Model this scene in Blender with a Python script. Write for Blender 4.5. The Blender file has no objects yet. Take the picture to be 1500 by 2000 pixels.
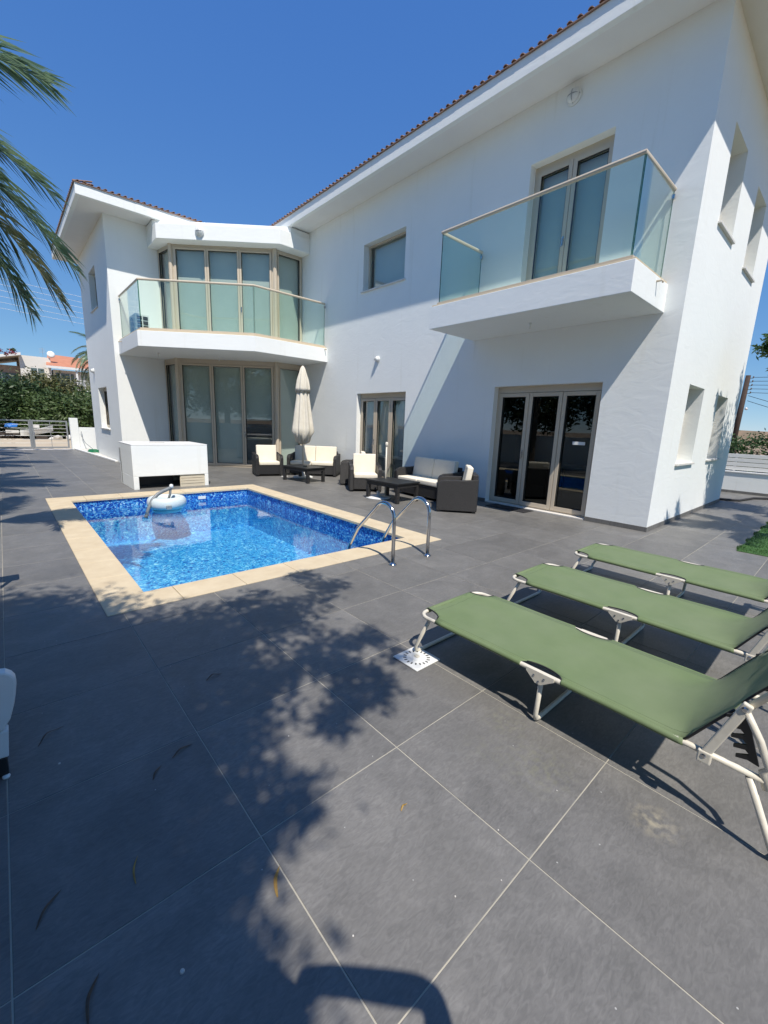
import bpy, bmesh, math, random
from mathutils import Vector, Matrix
random.seed(7)
R = math.radians
S = bpy.context.scene
COL = S.collection

# ---------------------------------------------------------------- camera, sky, sun
cam_d = bpy.data.cameras.new('camera'); cam = bpy.data.objects.new('camera', cam_d); COL.objects.link(cam)
YAW, PIT, ROL = 7.36380316e-01, -2.04490899e-01, 3.78290106e-02
fw = Vector((math.sin(YAW)*math.cos(PIT), math.cos(YAW)*math.cos(PIT), math.sin(PIT)))
rt = Vector((math.cos(YAW), -math.sin(YAW), 0)); up = rt.cross(fw)
rt2 = math.cos(ROL)*rt + math.sin(ROL)*up; up2 = -math.sin(ROL)*rt + math.cos(ROL)*up
cam.matrix_world = Matrix(((rt2.x, up2.x, -fw.x, 0), (rt2.y, up2.y, -fw.y, 0), (rt2.z, up2.z, -fw.z, 1.5), (0, 0, 0, 1)))
cam_d.sensor_fit = 'HORIZONTAL'; cam_d.sensor_width = 36; cam_d.lens = 820.05/1500*36
cam_d.clip_start = 0.02; cam_d.clip_end = 2000
S.camera = cam

SUN = Vector((-.25, -.58, 1)).normalized()
w = bpy.data.worlds.new('World'); S.world = w; w.use_nodes = True
nt = w.node_tree; bg = nt.nodes['Background']
sky = nt.nodes.new('ShaderNodeTexSky'); sky.sky_type = 'NISHITA'; sky.sun_disc = False
sky.sun_elevation = math.asin(SUN.z); sky.sun_rotation = math.atan2(SUN.x, SUN.y)
sky.air_density = 0.6; sky.dust_density = 0.0; sky.ozone_density = 6.0; sky.altitude = 0
# camera response of the photograph: deeper blue aloft, less glare at the horizon (same curve over the whole sky)
sep = nt.nodes.new('ShaderNodeSeparateColor'); com = nt.nodes.new('ShaderNodeCombineColor'); nt.links.new(sky.outputs[0], sep.inputs[0])
for i, (a_, g_) in enumerate(((.435, .84), (.415, .605), (.412, .27))):
    m1 = nt.nodes.new('ShaderNodeMath'); m1.operation = 'MULTIPLY'; m1.inputs[1].default_value = .1; nt.links.new(sep.outputs[i], m1.inputs[0])
    m2 = nt.nodes.new('ShaderNodeMath'); m2.operation = 'POWER'; m2.inputs[1].default_value = g_; nt.links.new(m1.outputs[0], m2.inputs[0])
    m3 = nt.nodes.new('ShaderNodeMath'); m3.operation = 'MULTIPLY'; m3.inputs[1].default_value = a_*10; nt.links.new(m2.outputs[0], m3.inputs[0]); nt.links.new(m3.outputs[0], com.inputs[i])
nt.links.new(com.outputs[0], bg.inputs[0]); bg.inputs[1].default_value = 0.108
sd = bpy.data.lights.new('sun', 'SUN'); sd.energy = 2.8; sd.angle = R(0.53); sd.color = (1, .925, .83)
so = bpy.data.objects.new('sun', sd); COL.objects.link(so)
so.rotation_euler = SUN.to_track_quat('Z', 'Y').to_euler()
vs = S.view_settings; vs.view_transform = 'Standard'; vs.look = 'None'; vs.gamma = 1; vs.use_curve_mapping = False
vs.exposure = 0.95
cy = S.cycles; cy.max_bounces = 8; cy.diffuse_bounces = 4; cy.glossy_bounces = 4; cy.transparent_max_bounces = 16
cy.transmission_bounces = 6; cy.use_denoising = True; cy.caustics_reflective = False; cy.caustics_refractive = False
cy.sample_clamp_indirect = 6

# ---------------------------------------------------------------- materials
MATS = {}
def mat(name, color, rough=.7, color2=None, scale=4, fac=.5, bump=0, bscale=60, metal=0, spec=.5, detail=5, coords='obj', extra=None, stretch=None):
    m = bpy.data.materials.new(name); m.use_nodes = True; n = m.node_tree.nodes; l = m.node_tree.links
    b = n['Principled BSDF']; b.inputs['Roughness'].default_value = rough; b.inputs['Metallic'].default_value = metal
    b.inputs['Specular IOR Level'].default_value = spec
    tc = n.new('ShaderNodeTexCoord'); geo = n.new('ShaderNodeNewGeometry')
    src = geo.outputs['Position'] if coords == 'world' else tc.outputs['Object']
    if stretch:
        mp = n.new('ShaderNodeMapping'); mp.inputs['Scale'].default_value = stretch; l.new(src, mp.inputs[0]); src = mp.outputs[0]
    c2 = color2 or tuple(min(1, c*.8) for c in color)
    nz = n.new('ShaderNodeTexNoise'); nz.inputs['Scale'].default_value = scale; nz.inputs['Detail'].default_value = detail
    nz.inputs['Roughness'].default_value = .6
    l.new(src, nz.inputs['Vector'])
    rp = n.new('ShaderNodeValToRGB'); rp.color_ramp.elements[0].position = .5-.22/max(fac, .01)*.5; rp.color_ramp.elements[1].position = .5+.22/max(fac, .01)*.5
    rp.color_ramp.elements[0].color = (*c2, 1); rp.color_ramp.elements[1].color = (*color, 1)
    l.new(nz.outputs['Fac'], rp.inputs[0]); l.new(rp.outputs[0], b.inputs['Base Color'])
    if bump:
        n2 = n.new('ShaderNodeTexNoise'); n2.inputs['Scale'].default_value = bscale; n2.inputs['Detail'].default_value = 4; l.new(src, n2.inputs['Vector'])
        bp = n.new('ShaderNodeBump'); bp.inputs['Strength'].default_value = bump; bp.inputs['Distance'].default_value = .01
        l.new(n2.outputs['Fac'], bp.inputs['Height']); l.new(bp.outputs[0], b.inputs['Normal'])
    if extra: extra(m, n, l, b, src, rp)
    MATS[name] = m
    return m

def mixrgb(n, l, f, a, b, typ='MIX'):
    x = n.new('ShaderNodeMix'); x.data_type = 'RGBA'; x.blend_type = typ
    for i, v in ((0, f), (6, a), (7, b)):
        if hasattr(v, 'links'): l.new(v, x.inputs[i])
        else: x.inputs[i].default_value = v
    return x.outputs[2]

def stucco_extra(m, n, l, b, src, rp):
    geo = n.new('ShaderNodeNewGeometry')
    # trowel marks: two scales of relief plus faint grime streaks
    n1 = n.new('ShaderNodeTexNoise'); n1.inputs['Scale'].default_value = 3.2; n1.inputs['Detail'].default_value = 3; n1.inputs['Distortion'].default_value = 1.2
    n2 = n.new('ShaderNodeTexNoise'); n2.inputs['Scale'].default_value = 55; n2.inputs['Detail'].default_value = 5
    mp = n.new('ShaderNodeMapping'); mp.inputs['Scale'].default_value = (1, 1, 2.2)
    l.new(geo.outputs['Position'], mp.inputs[0]); l.new(mp.outputs[0], n1.inputs['Vector']); l.new(geo.outputs['Position'], n2.inputs['Vector'])
    ma = n.new('ShaderNodeMath'); ma.operation = 'MULTIPLY_ADD'; l.new(n2.outputs['Fac'], ma.inputs[0]); ma.inputs[1].default_value = .12; l.new(n1.outputs['Fac'], ma.inputs[2])
    bp = n.new('ShaderNodeBump'); bp.inputs['Strength'].default_value = .16; bp.inputs['Distance'].default_value = .02
    l.new(ma.outputs[0], bp.inputs['Height']); l.new(bp.outputs[0], b.inputs['Normal'])
    mp2 = n.new('ShaderNodeMapping'); mp2.inputs['Scale'].default_value = (7, 7, .5); l.new(geo.outputs['Position'], mp2.inputs[0])
    n3 = n.new('ShaderNodeTexNoise'); n3.inputs['Scale'].default_value = 1; n3.inputs['Detail'].default_value = 4; l.new(mp2.outputs[0], n3.inputs['Vector'])
    r3 = n.new('ShaderNodeValToRGB'); r3.color_ramp.elements[0].position = .62; r3.color_ramp.elements[0].color = (1, 1, 1, 1)
    r3.color_ramp.elements[1].position = .85; r3.color_ramp.elements[1].color = (.91, .90, .87, 1); l.new(n3.outputs['Fac'], r3.inputs[0])
    l.new(mixrgb(n, l, 1.0, rp.outputs[0], r3.outputs[0], 'MULTIPLY'), b.inputs['Base Color'])

mat('stucco', (.862, .888, .868), .85, (.820, .846, .828), 1.3, .35, coords='world', extra=stucco_extra)
mat('soffit_paint', (.82, .82, .80), .85, (.78, .77, .75), 2, .4, .12, 60, coords='world')

def tile_extra(m, n, l, b, src, rp):
    oi = n.new('ShaderNodeObjectInfo'); geo = n.new('ShaderNodeNewGeometry')
    off = n.new('ShaderNodeVectorMath'); off.operation = 'MULTIPLY_ADD'
    cmb = n.new('ShaderNodeCombineXYZ'); l.new(oi.outputs['Random'], cmb.inputs[0]); l.new(oi.outputs['Random'], cmb.inputs[1])
    l.new(cmb.outputs[0], off.inputs[0]); off.inputs[1].default_value = (37, 91, 0); l.new(geo.outputs['Position'], off.inputs[2])
    # slate like veining, different on every tile
    w1 = n.new('ShaderNodeTexNoise'); w1.inputs['Scale'].default_value = 3.5; w1.inputs['Detail'].default_value = 8; w1.inputs['Roughness'].default_value = .65; w1.inputs['Distortion'].default_value = .9
    l.new(off.outputs[0], w1.inputs['Vector'])
    r1 = n.new('ShaderNodeValToRGB'); e = r1.color_ramp.elements
    e[0].position = .32; e[0].color = (.134, .132, .125, 1); e[1].position = .72; e[1].color = (.196, .192, .181, 1)
    x = e.new(.52); x.color = (.160, .157, .149, 1)
    l.new(w1.outputs['Fac'], r1.inputs[0])
    # fine streaks
    mp = n.new('ShaderNodeMapping'); mp.inputs['Scale'].default_value = (24, 70, 1); mp.inputs['Rotation'].default_value = (0, 0, .5); l.new(off.outputs[0], mp.inputs[0])
    w2 = n.new('ShaderNodeTexNoise'); w2.inputs['Scale'].default_value = 1; w2.inputs['Detail'].default_value = 5; w2.inputs['Distortion'].default_value = 1.5; l.new(mp.outputs[0], w2.inputs['Vector'])
    r2 = n.new('ShaderNodeValToRGB'); r2.color_ramp.elements[0].position = .35; r2.color_ramp.elements[0].color = (.84, .84, .84, 1)
    r2.color_ramp.elements[1].position = .7; r2.color_ramp.elements[1].color = (1.13, 1.13, 1.13, 1); l.new(w2.outputs['Fac'], r2.inputs[0])
    c = mixrgb(n, l, 1.0, r1.outputs[0], r2.outputs[0], 'MULTIPLY')
    # tone per tile
    mr = n.new('ShaderNodeMapRange'); mr.inputs[3].default_value = .9; mr.inputs[4].default_value = 1.1; l.new(oi.outputs['Random'], mr.inputs[0])
    tn = n.new('ShaderNodeVectorMath'); tn.operation = 'SCALE'; l.new(c, tn.inputs[0]); l.new(mr.outputs[0], tn.inputs['Scale']); c = tn.outputs[0]
    # dusty film in big soft patches
    n4 = n.new('ShaderNodeTexNoise'); n4.inputs['Scale'].default_value = 1.1; n4.inputs['Detail'].default_value = 7; n4.inputs['Roughness'].default_value = .7; l.new(geo.outputs['Position'], n4.inputs['Vector'])
    r4 = n.new('ShaderNodeValToRGB'); r4.color_ramp.elements[0].position = .45; r4.color_ramp.elements[0].color = (0, 0, 0, 1); r4.color_ramp.elements[1].position = .8; r4.color_ramp.elements[1].color = (.38, .38, .38, 1)
    l.new(n4.outputs['Fac'], r4.inputs[0]); c = mixrgb(n, l, r4.outputs[0], c, (.19, .185, .17, 1))
    # the pale sun cream like stains next to the nearest lounger
    for (sx, sy, rx, col, am) in ((1.76, .28, .085, (.40, .36, .26, 1), .75), (1.66, .72, .17, (.22, .22, .14, 1), .45), (1.80, .98, .12, (.24, .24, .16, 1), .4), (1.55, .95, .12, (.2, .2, .14, 1), .3)):
        v = n.new('ShaderNodeVectorMath'); v.operation = 'SUBTRACT'; l.new(geo.outputs['Position'], v.inputs[0]); v.inputs[1].default_value = (sx, sy, 0)
        ln = n.new('ShaderNodeVectorMath'); ln.operation = 'LENGTH'; l.new(v.outputs[0], ln.inputs[0])
        n5 = n.new('ShaderNodeTexNoise'); n5.inputs['Scale'].default_value = 34; n5.inputs['Detail'].default_value = 6; l.new(geo.outputs['Position'], n5.inputs['Vector'])
        q = n.new('ShaderNodeMapRange'); q.inputs[1].default_value = rx*1.3; q.inputs[2].default_value = 0; l.new(ln.outputs['Value'], q.inputs[0])
        q2 = n.new('ShaderNodeMath'); q2.operation = 'MULTIPLY'; l.new(q.outputs[0], q2.inputs[0])
        q3 = n.new('ShaderNodeMapRange'); q3.inputs[1].default_value = .42; q3.inputs[2].default_value = .68; l.new(n5.outputs['Fac'], q3.inputs[0]); l.new(q3.outputs[0], q2.inputs[1])
        q4 = n.new('ShaderNodeMath'); q4.operation = 'MULTIPLY'; q4.inputs[1].default_value = am; l.new(q2.outputs[0], q4.inputs[0])
        c = mixrgb(n, l, q4.outputs[0], c, col)
    # grit: tiny white specks
    vo = n.new('ShaderNodeTexVoronoi'); vo.inputs['Scale'].default_value = 16; l.new(geo.outputs['Position'], vo.inputs['Vector'])
    k = n.new('ShaderNodeMath'); k.operation = 'LESS_THAN'; k.inputs[1].default_value = .045; l.new(vo.outputs['Distance'], k.inputs[0])
    sx = n.new('ShaderNodeSeparateXYZ'); l.new(vo.outputs['Color'], sx.inputs[0])
    k1 = n.new('ShaderNodeMath'); k1.operation = 'GREATER_THAN'; k1.inputs[1].default_value = .78; l.new(sx.outputs[0], k1.inputs[0])
    k2 = n.new('ShaderNodeMath'); k2.operation = 'MULTIPLY'; l.new(k.outputs[0], k2.inputs[0]); l.new(k1.outputs[0], k2.inputs[1])
    c = mixrgb(n, l, k2.outputs[0], c, (.4, .4, .38, 1))
    l.new(c, b.inputs['Base Color'])
    rr = n.new('ShaderNodeMapRange'); rr.inputs[3].default_value = .38; rr.inputs[4].default_value = .6; l.new(n4.outputs['Fac'], rr.inputs[0]); l.new(rr.outputs[0], b.inputs['Roughness'])
    bp = n.new('ShaderNodeBump'); bp.inputs['Strength'].default_value = .35; bp.inputs['Distance'].default_value = .003
    l.new(w1.outputs['Fac'], bp.inputs['Height']); l.new(bp.outputs[0], b.inputs['Normal'])
mat('slate_tile', (.1, .1, .1), .5, coords='world', extra=tile_extra)
mat('grout', (.49, .46, .37), .9, (.30, .29, .25), 3, .5, coords='world')
mat('travertine', (.64, .545, .38), .7, (.55, .45, .30), 5, .5, .1, 90, coords='world')
mat('champagne_metal', (.60, .52, .40), .42, (.56, .48, .37), 2, .4)
mat('dark_gasket', (.03, .03, .03), .6)
mat('sill_stone', (.72, .70, .66), .6, (.64, .62, .58), 8, .5)
mat('cream_paint', (.66, .60, .47), .7, (.6, .54, .42), 5, .4)
mat('blind_fabric', (.66, .70, .64), .8, (.60, .64, .58), 3, .4, .1, 300)
mat('curtain_fabric', (.62, .62, .58), .85, (.5, .5, .48), 6, .5)
mat('interior_wall', (.35, .34, .32), .9)
mat('interior_floor', (.18, .18, .18), .4)
mat('dark_interior', (.03, .03, .032), .6)
mat('white_paint', (.80, .80, .78), .5, (.74, .74, .72), 6, .4)
mat('white_plastic', (.78, .79, .77), .4, (.70, .72, .70), 5, .4)
mat('tube_paint', (.74, .70, .59), .38, (.64, .60, .50), 30, .45, .06, 200)
mat('steel', (.62, .62, .62), .16, (.52, .52, .52), 20, .4, metal=1)
mat('black_plastic', (.016, .017, .018), .45)
mat('dark_rubber', (.025, .025, .027), .7)
mat('cushion_fabric', (.84, .78, .64), .9, (.76, .70, .57), 9, .4, .25, 25)
mat('parasol_fabric', (.72, .68, .58), .9, (.62, .58, .48), 7, .5, .2, 40)
mat('terracotta', (.31, .20, .15), .88, (.19, .12, .09), 6, .6, .3, 40, coords='world')
mat('far_terracotta', (.55, .24, .14), .8, (.45, .18, .10), 2, .5, coords='world')
mat('pale_plaster', (.75, .73, .68), .9, (.68, .66, .6), .5, .5, coords='world')
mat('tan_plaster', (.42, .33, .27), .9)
mat('far_glass', (.12, .17, .17), .25)
mat('sand', (.55, .46, .33), .95, (.42, .35, .25), .8, .5, .3, 5, coords='world')
mat('dry_ground', (.30, .22, .14), .95, (.20, .145, .09), .07, .6, .3, 3, coords='world')
mat('dry_hill', (.30, .20, .12), .95, (.15, .115, .06), .12, .8, .3, 1, coords='world', detail=9)
mat('wood_pole', (.07, .045, .035), .9, (.04, .028, .022), 5, .5)
mat('trunk_bark', (.20, .15, .11), .95, (.10, .075, .055), 12, .6, .6, 30)
mat('grey_metal', (.42, .44, .45), .45, metal=.6)
mat('pale_blue_plastic', (.66, .73, .73), .35, (.58, .66, .67), 3, .4)
mat('grey_hose', (.22, .24, .25), .45, (.16, .18, .19), 30, .5)
mat('blue_tarp', (.03, .18, .55), .5)
mat('blue_bag', (.16, .22, .50), .6, (.5, .52, .6), 8, .9)
mat('rubble_white', (.66, .64, .60), .9, (.5, .48, .44), 6, .5, .4, 12)
mat('brush_dark', (.07, .055, .045), .95, (.04, .03, .025), 6, .5)
mat('green_hose', (.02, .22, .10), .5)
mat('skin', (.45, .28, .20), .6); mat('shirt', (.10, .12, .2), .9); mat('shorts', (.16, .15, .13), .9); mat('hair', (.03, .02, .015), .8)
mat('grass_blade', (.05, .13, .025), .7, (.03, .09, .018), 20, .6)

def leafmat(name, c1, c2, scale=2.5, trans=.25, rough=.5):
    m = mat(name, c1, rough, c2, scale, .6, coords='world')
    n = m.node_tree.nodes; l = m.node_tree.links; b = n['Principled BSDF']
    tr = n.new('ShaderNodeBsdfTranslucent'); mx = n.new('ShaderNodeMixShader'); mx.inputs[0].default_value = trans
    src = b.inputs['Base Color'].links[0].from_socket; l.new(src, tr.inputs[0])
    l.new(b.outputs[0], mx.inputs[1]); l.new(tr.outputs[0], mx.inputs[2]); l.new(mx.outputs[0], n['Material Output'].inputs[0])
    return m
leafmat('palm_leaf', (.31, .42, .24), (.16, .26, .18), 5, trans=.4, rough=.35)
leafmat('palm_leaf_dry', (.36, .35, .20), (.17, .24, .14), 7, trans=.35)
leafmat('leaf_dark', (.075, .125, .045), (.025, .06, .022), 1.6)
leafmat('leaf_mid', (.11, .165, .05), (.04, .075, .025), 1.3)
leafmat('leaf_yellow', (.17, .16, .05), (.07, .085, .03), 1.3)
leafmat('leaf_bright', (.07, .14, .035), (.025, .06, .02), 3)
leafmat('petal_pink', (.45, .03, .09), (.2, .05, .05), 5)
leafmat('fallen_yellow', (.50, .33, .08), (.35, .2, .05), 30)
leafmat('fallen_brown', (.16, .10, .06), (.08, .05, .03), 30)

def fabric_extra(m, n, l, b, src, rp):
    wv = n.new('ShaderNodeTexNoise'); wv.inputs['Scale'].default_value = 420; l.new(src, wv.inputs['Vector'])
    w3 = n.new('ShaderNodeTexNoise'); w3.inputs['Scale'].default_value = 5; w3.inputs['Detail'].default_value = 3; l.new(src, w3.inputs['Vector'])
    ad = n.new('ShaderNodeMath'); ad.operation = 'MULTIPLY_ADD'; l.new(wv.outputs['Fac'], ad.inputs[0]); ad.inputs[1].default_value = .05; l.new(w3.outputs['Fac'], ad.inputs[2])
    bp = n.new('ShaderNodeBump'); bp.inputs['Strength'].default_value = .5; bp.inputs['Distance'].default_value = .01; l.new(ad.outputs[0], bp.inputs['Height']); l.new(bp.outputs[0], b.inputs['Normal'])
    b.inputs['Sheen Weight'].default_value = .05
    sp = n.new('ShaderNodeSeparateXYZ'); l.new(src, sp.inputs[0])
    pp_ = n.new('ShaderNodeMath'); pp_.operation = 'PINGPONG'; pp_.inputs[1].default_value = .315; l.new(sp.outputs[0], pp_.inputs[0])
    cm = n.new('ShaderNodeMath'); cm.operation = 'COMPARE'; cm.inputs[1].default_value = .032; cm.inputs[2].default_value = .0014; l.new(pp_.outputs[0], cm.inputs[0])
    cm2 = n.new('ShaderNodeMath'); cm2.operation = 'COMPARE'; cm2.inputs[1].default_value = -.055; cm2.inputs[2].default_value = .0014; l.new(sp.outputs[1], cm2.inputs[0])
    mxm = n.new('ShaderNodeMath'); mxm.operation = 'MAXIMUM'; l.new(cm.outputs[0], mxm.inputs[0]); l.new(cm2.outputs[0], mxm.inputs[1])
    fd = n.new('ShaderNodeTexNoise'); fd.inputs['Scale'].default_value = 2.2; fd.inputs['Detail'].default_value = 6; l.new(src, fd.inputs['Vector'])
    fr_ = n.new('ShaderNodeMapRange'); fr_.inputs[1].default_value = .45; fr_.inputs[2].default_value = .75; fr_.inputs[4].default_value = .45; l.new(fd.outputs['Fac'], fr_.inputs[0])
    c_ = mixrgb(n, l, fr_.outputs[0], rp.outputs[0], (.225, .27, .165, 1)); c_ = mixrgb(n, l, mxm.outputs[0], c_, (.075, .11, .05, 1)); l.new(c_, b.inputs['Base Color'])
    tr = n.new('ShaderNodeBsdfTranslucent'); mx = n.new('ShaderNodeMixShader'); mx.inputs[0].default_value = .12
    l.new(rp.outputs[0], tr.inputs[0]); l.new(b.outputs[0], mx.inputs[1]); l.new(tr.outputs[0], mx.inputs[2]); l.new(mx.outputs[0], n['Material Output'].inputs[0])
mat('green_canvas', (.172, .238, .108), .8, (.142, .204, .090), 6, .45, extra=fabric_extra)

def weave_extra(m, n, l, b, src, rp):
    br = n.new('ShaderNodeTexBrick'); br.inputs['Scale'].default_value = 1; br.inputs['Brick Width'].default_value = .03; br.inputs['Row Height'].default_value = .012
    br.inputs['Mortar Size'].default_value = .002; br.inputs['Color1'].default_value = (.034, .033, .034, 1); br.inputs['Color2'].default_value = (.022, .022, .023, 1); br.inputs['Mortar'].default_value = (.006, .006, .006, 1)
    sp = n.new('ShaderNodeSeparateXYZ'); l.new(src, sp.inputs[0]); ad = n.new('ShaderNodeMath'); l.new(sp.outputs[0], ad.inputs[0]); l.new(sp.outputs[1], ad.inputs[1])
    cb = n.new('ShaderNodeCombineXYZ'); l.new(ad.outputs[0], cb.inputs[0]); l.new(sp.outputs[2], cb.inputs[1]); l.new(cb.outputs[0], br.inputs['Vector'])
    l.new(br.outputs['Color'], b.inputs['Base Color'])
    bp = n.new('ShaderNodeBump'); bp.inputs['Strength'].default_value = .6; bp.inputs['Distance'].default_value = .004; l.new(br.outputs['Fac'], bp.inputs['Height']); bp.invert = True; l.new(bp.outputs[0], b.inputs['Normal'])
mat('rattan_weave', (.03, .03, .03), .5, extra=weave_extra)

def glass(name, tint, ior=1.5, rough=0.0, bumpy=None, refl=1.0):
    m = bpy.data.materials.new(name); m.use_nodes = True; n = m.node_tree.nodes; l = m.node_tree.links
    n.remove(n['Principled BSDF'])
    t = n.new('ShaderNodeBsdfTransparent'); t.inputs[0].default_value = (*tint, 1)
    g = n.new('ShaderNodeBsdfGlossy'); g.inputs['Roughness'].default_value = rough
    f = n.new('ShaderNodeFresnel')
    # thin sheets: the far face reflects like the near one (no trapped light inside the pane)
    gb = n.new('ShaderNodeNewGeometry'); ir = n.new('ShaderNodeMapRange'); ir.inputs[3].default_value = ior; ir.inputs[4].default_value = 1/ior
    l.new(gb.outputs['Backfacing'], ir.inputs[0]); l.new(ir.outputs[0], f.inputs['IOR'])
    mx = n.new('ShaderNodeMixShader'); l.new(t.outputs[0], mx.inputs[1]); l.new(g.outputs[0], mx.inputs[2])
    if refl != 1:
        mm = n.new('ShaderNodeMath'); mm.operation = 'MULTIPLY'; mm.use_clamp = True; mm.inputs[1].default_value = refl; l.new(f.outputs[0], mm.inputs[0]); l.new(mm.outputs[0], mx.inputs[0])
    else: l.new(f.outputs[0], mx.inputs[0])
    l.new(mx.outputs[0], n['Material Output'].inputs[0])
    if bumpy:
        geo = n.new('ShaderNodeNewGeometry'); h = None
        for sc, st, am in bumpy:
            mp = n.new('ShaderNodeMapping'); mp.inputs['Scale'].default_value = st; l.new(geo.outputs['Position'], mp.inputs[0])
            nz = n.new('ShaderNodeTexNoise'); nz.inputs['Scale'].default_value = sc; nz.inputs['Detail'].default_value = 2; l.new(mp.outputs[0], nz.inputs['Vector'])
            q = n.new('ShaderNodeMath'); q.operation = 'MULTIPLY_ADD'; q.inputs[1].default_value = am; q.inputs[2].default_value = 0; l.new(nz.outputs['Fac'], q.inputs[0])
            if h: l.new(h, q.inputs[2])
            h = q.outputs[0]
        bp = n.new('ShaderNodeBump'); bp.inputs['Strength'].default_value = 1; bp.inputs['Distance'].default_value = 1; l.new(h, bp.inputs['Height'])
        l.new(bp.outputs[0], g.inputs['Normal']); l.new(bp.outputs[0], f.inputs['Normal'])
    MATS[name] = m; return m
glass('window_glass', (.93, .965, .955), 1.52, refl=1.6)
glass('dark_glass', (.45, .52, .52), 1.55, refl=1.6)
glass('balcony_glass', (.88, .95, .92), 1.5, refl=1.0)
glass('glass_edge', (.25, .5, .42), 1.5)
glass('water', (.84, .95, .98), 1.33, 0.0, refl=1.35, bumpy=[(5, (1, 1, 1), .0016), (17, (1, 1.5, 1), .00045)])

def pool_extra(m, n, l, b, src, rp):
    geo = n.new('ShaderNodeNewGeometry')
    # printed liner: royal blue mosaic with turquoise and white squiggles
    mp = n.new('ShaderNodeMapping'); mp.inputs['Scale'].default_value = (13, 13, 17); l.new(geo.outputs['Position'], mp.inputs[0])
    a = n.new('ShaderNodeTexNoise'); a.inputs['Scale'].default_value = 1; a.inputs['Detail'].default_value = 3; a.inputs['Distortion'].default_value = 2.2; l.new(mp.outputs[0], a.inputs['Vector'])
    r = n.new('ShaderNodeValToRGB'); e = r.color_ramp.elements
    e[0].position = .30; e[0].color = (.004, .022, .19, 1); e[1].position = .70; e[1].color = (.62, .80, .90, 1)
    for p, c in ((.43, (.010, .06, .38)), (.50, (.02, .15, .55)), (.555, (.05, .32, .68)), (.62, (.2, .52, .76))):
        x = e.new(p); x.color = (*c, 1)
    l.new(a.outputs['Fac'], r.inputs[0])
    # below the water line the liner is the lighter turquoise print
    sp = n.new('ShaderNodeSeparateXYZ'); l.new(geo.outputs['Position'], sp.inputs[0])
    r2 = n.new('ShaderNodeValToRGB'); e = r2.color_ramp.elements
    e[0].position = .32; e[0].color = (.006, .075, .36, 1); e[1].position = .68; e[1].color = (.50, .86, .93, 1)
    for p, c in ((.43, (.02, .25, .62)), (.50, (.04, .38, .72)), (.56, (.09, .50, .80)), (.62, (.25, .66, .86))):
        x = e.new(p); x.color = (*c, 1)
    l.new(a.outputs['Fac'], r2.inputs[0])
    k = n.new('ShaderNodeMath'); k.operation = 'LESS_THAN'; k.inputs[1].default_value = -.42; l.new(sp.outputs[2], k.inputs[0])
    l.new(mixrgb(n, l, k.outputs[0], r.outputs[0], r2.outputs[0]), b.inputs['Base Color'])
mat('pool_mosaic', (.02, .1, .5), .3, coords='world', extra=pool_extra)

# ---------------------------------------------------------------- mesh helpers
class MB:
    def __init__(s, T=None): s.v = []; s.f = []; s.T = T
    def add(s, vs, fs):
        o = len(s.v)
        for p in vs:
            p = s.T(*p) if s.T else p
            s.v.append(tuple(p))
        for f in fs: s.f.append(tuple(i+o for i in f))
        return s
    def box(s, x0, y0, z0, x1, y1, z1):
        return s.add([(x0, y0, z0), (x1, y0, z0), (x1, y1, z0), (x0, y1, z0), (x0, y0, z1), (x1, y0, z1), (x1, y1, z1), (x0, y1, z1)],
                     [(0, 3, 2, 1), (4, 5, 6, 7), (0, 1, 5, 4), (1, 2, 6, 5), (2, 3, 7, 6), (3, 0, 4, 7)])
    def prism(s, poly, z0, z1):
        n = len(poly)
        return s.add([(x, y, z0) for x, y in poly]+[(x, y, z1) for x, y in poly],
                     [tuple(range(n))[::-1], tuple(range(n, 2*n))]+[(i, (i+1) % n, n+(i+1) % n, n+i) for i in range(n)])
    def tube(s, pts, r, seg=8, cap=True):
        pts = [Vector(p) for p in pts]; rs = r if isinstance(r, (list, tuple)) else [r]*len(pts)
        vs = []; n = len(pts); prev = None
        for i, p in enumerate(pts):
            d = (pts[min(i+1, n-1)]-pts[max(i-1, 0)]).normalized()
            if prev is None:
                a = Vector((0, 0, 1)) if abs(d.z) < .9 else Vector((1, 0, 0)); u = d.cross(a).normalized()
            else: u = (prev-d*prev.dot(d)).normalized()
            prev = u; v = d.cross(u)
            for k in range(seg):
                t = 2*math.pi*k/seg; vs.append(p+(u*math.cos(t)+v*math.sin(t))*rs[i])
        fs = [(i*seg+k, i*seg+(k+1) % seg, (i+1)*seg+(k+1) % seg, (i+1)*seg+k) for i in range(n-1) for k in range(seg)]
        if cap: fs += [tuple(range(seg))[::-1], tuple(range((n-1)*seg, n*seg))]
        return s.add(vs, fs)
    def lathe(s, prof, seg=20, c=(0, 0, 0), fn=None):
        vs = []
        for j, (r, z) in enumerate(prof):
            for k in range(seg):
                t = 2*math.pi*k/seg; rr = r*(fn(t, j) if fn else 1); vs.append((c[0]+rr*math.cos(t), c[1]+rr*math.sin(t), c[2]+z))
        n = len(prof)
        fs = [(i*seg+k, i*seg+(k+1) % seg, (i+1)*seg+(k+1) % seg, (i+1)*seg+k) for i in range(n-1) for k in range(seg)]
        fs += [tuple(range(seg))[::-1], tuple(range((n-1)*seg, n*seg))]
        return s.add(vs, fs)
    def mesh(s, name, m=None, smooth=False):
        me = bpy.data.meshes.new(name); me.from_pydata(s.v, [], s.f); me.update()
        bm = bmesh.new(); bm.from_mesh(me); bmesh.ops.recalc_face_normals(bm, faces=bm.faces); bm.to_mesh(me); bm.free()
        if m: me.materials.append(MATS[m])
        if smooth:
            me.polygons.foreach_set('use_smooth', [True]*len(me.polygons))
        return me
    def build(s, name, m, parent=None, smooth=False, bevel=0, local=False, sub=0, kind=None):
        return link(name, s.mesh(name, m, smooth), parent, bevel, local, sub, kind)

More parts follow.
